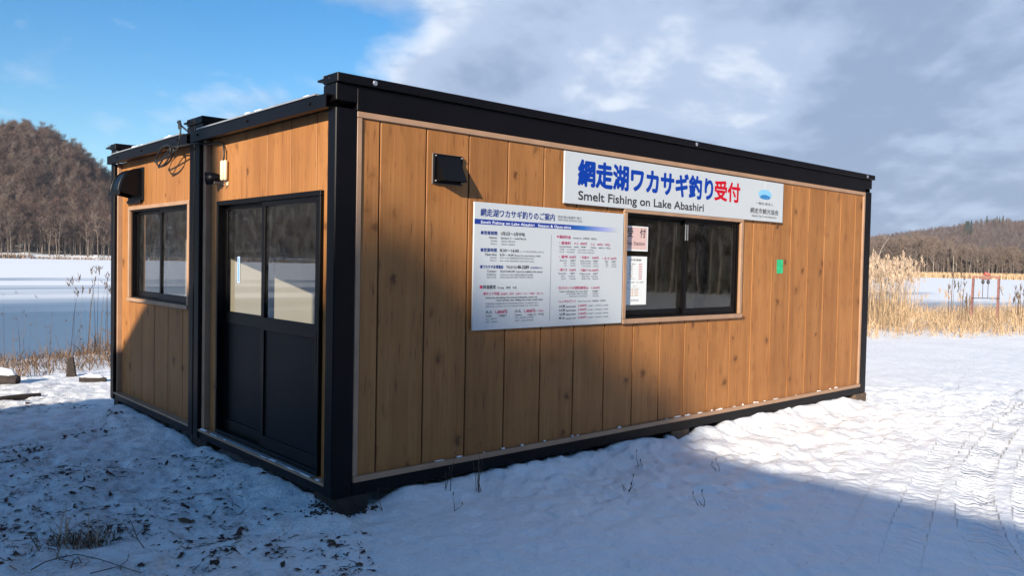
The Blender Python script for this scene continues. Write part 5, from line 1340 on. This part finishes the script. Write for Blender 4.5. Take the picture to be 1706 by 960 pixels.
# ------------------------------------------------------------------ unseen shade casters added behind the camera: a building, a tree, conifers
HX0, HX1, HY0, HY1, HE, HR = -17.0, -9.0, -27.0, 0.22, 4.1, 6.42  # added roof outline, shaped so its shadow falls across wall and snow
H = empty('shade_hall', ((HX0+HX1)/2, (HY0+HY1)/2, -.1), 'added brown boarded building with hipped snowy roof, unseen behind the camera, casting the shade', 'building')
b = MB(); b.box(HX0+.5, HX1-.5, HY0+.5, HY1-.5, -.3, HE-.02); b.build('wall', 'shedwood', H)
xm = (HX0+HX1)/2; hip = 2.93
rp = [(HX0, HY0, HE), (HX1, HY0, HE), (HX1, HY1, HE), (HX0, HY1, HE), (xm, HY0+hip, HR), (xm, HY1-hip, HR)]
b = MB(); b.hull(rp+[(q[0], q[1], q[2]-.18) for q in rp[:4]], [(0, 1, 4), (1, 2, 5, 4), (2, 3, 5), (3, 0, 4, 5), (0, 6, 7, 1), (1, 7, 8, 2), (2, 8, 9, 3), (3, 9, 6, 0), (6, 9, 8, 7)]); b.build('roof', 'snowclean', H)
for k in range(4):
    y = -20+k*4.2; f = MB().box(HX1-.52, HX1-.46, y, y+1.6, 1.2, 2.5).build('window', 'trim', H); MB().box(HX1-.459, HX1-.455, y+.08, y+1.52, 1.28, 2.42).build('pane', 'sash', f)
f = MB().box(HX1-.52, HX1-.45, -12.1, -10.9, -.1, 2.1).build('door', 'door_panel', H); MB().box(HX1-.449, HX1-.42, -11.1, -11.0, .95, 1.1).build('handle', 'silver', f)
def shade_tree(x, y, h, seed, label, nt=1500, r=1.0):
    t_, w_ = tree_data(h, seed, nl=14, nt=nt, tw=.03, lean=.01, crown0=.80, spread=.2); C = empty('bare_tree', (x, y, gz(x, y)-.1), label, 'tree')
    link(bpy.data.objects.new('trunk', mesh_from('trunk', t_[0]*[r, r, 1], t_[1], ['bark'])), C); link(bpy.data.objects.new('crown', mesh_from('crown', w_[0], w_[1], ['twig'])), C)
BT = [(-19.6, -7.30, 17.5, 301, 'added tall thick-trunked bare tree with a small high crown, unseen, casting a trunk shadow', 2.0)]  # added trunk, set along the sun ray to shade the end wall
for x, y, h, sd_, lb, r_ in BT: shade_tree(x, y, h, sd_, lb, r=r_)

big_con = conifer_mesh(18, 40)  # added unseen row; ragged tops soften the shade edge on the long wall
for k, y0 in enumerate((-1.5, -1.0, -.5, -.15)):
    X = -40 - 2.0*(k % 3); y = y0 + X*0.471; top = (1.32, 1.50, 1.28, 1.46)[k] - X*0.397
    o = link(bpy.data.objects.new('shade_conifer', big_con)); o.location = (X, y, gz(X, y)-.2); s_ = (top-o.location.z)/17.8; o.scale = (s_*1.25, s_*1.25, s_); o.rotation_euler = (0, 0, k*1.3)
    tag(o, 'added tall dark conifer, unseen behind the camera, softening the shade edge', 'tree', 'added shade conifers')

# ------------------------------------------------------------------ the air
hz = MB().box(-800, 1750, -900, 1150, -3.5, 190).build('haze', 'snow', None)
hz.data.materials.clear()
hm_ = bpy.data.materials.new('thin_haze'); hm_.use_nodes = True; hn = hm_.node_tree.nodes; hn.clear()
pv = hn.new('ShaderNodeVolumePrincipled'); pv.inputs['Color'].default_value = (0.86, 0.90, 1.0, 1); pv.inputs['Density'].default_value = 0.00013; pv.inputs['Anisotropy'].default_value = 0.2
ho_ = hn.new('ShaderNodeOutputMaterial'); hm_.node_tree.links.new(pv.outputs[0], ho_.inputs['Volume']); hz.data.materials.append(hm_); tag(hz, kind='stuff')
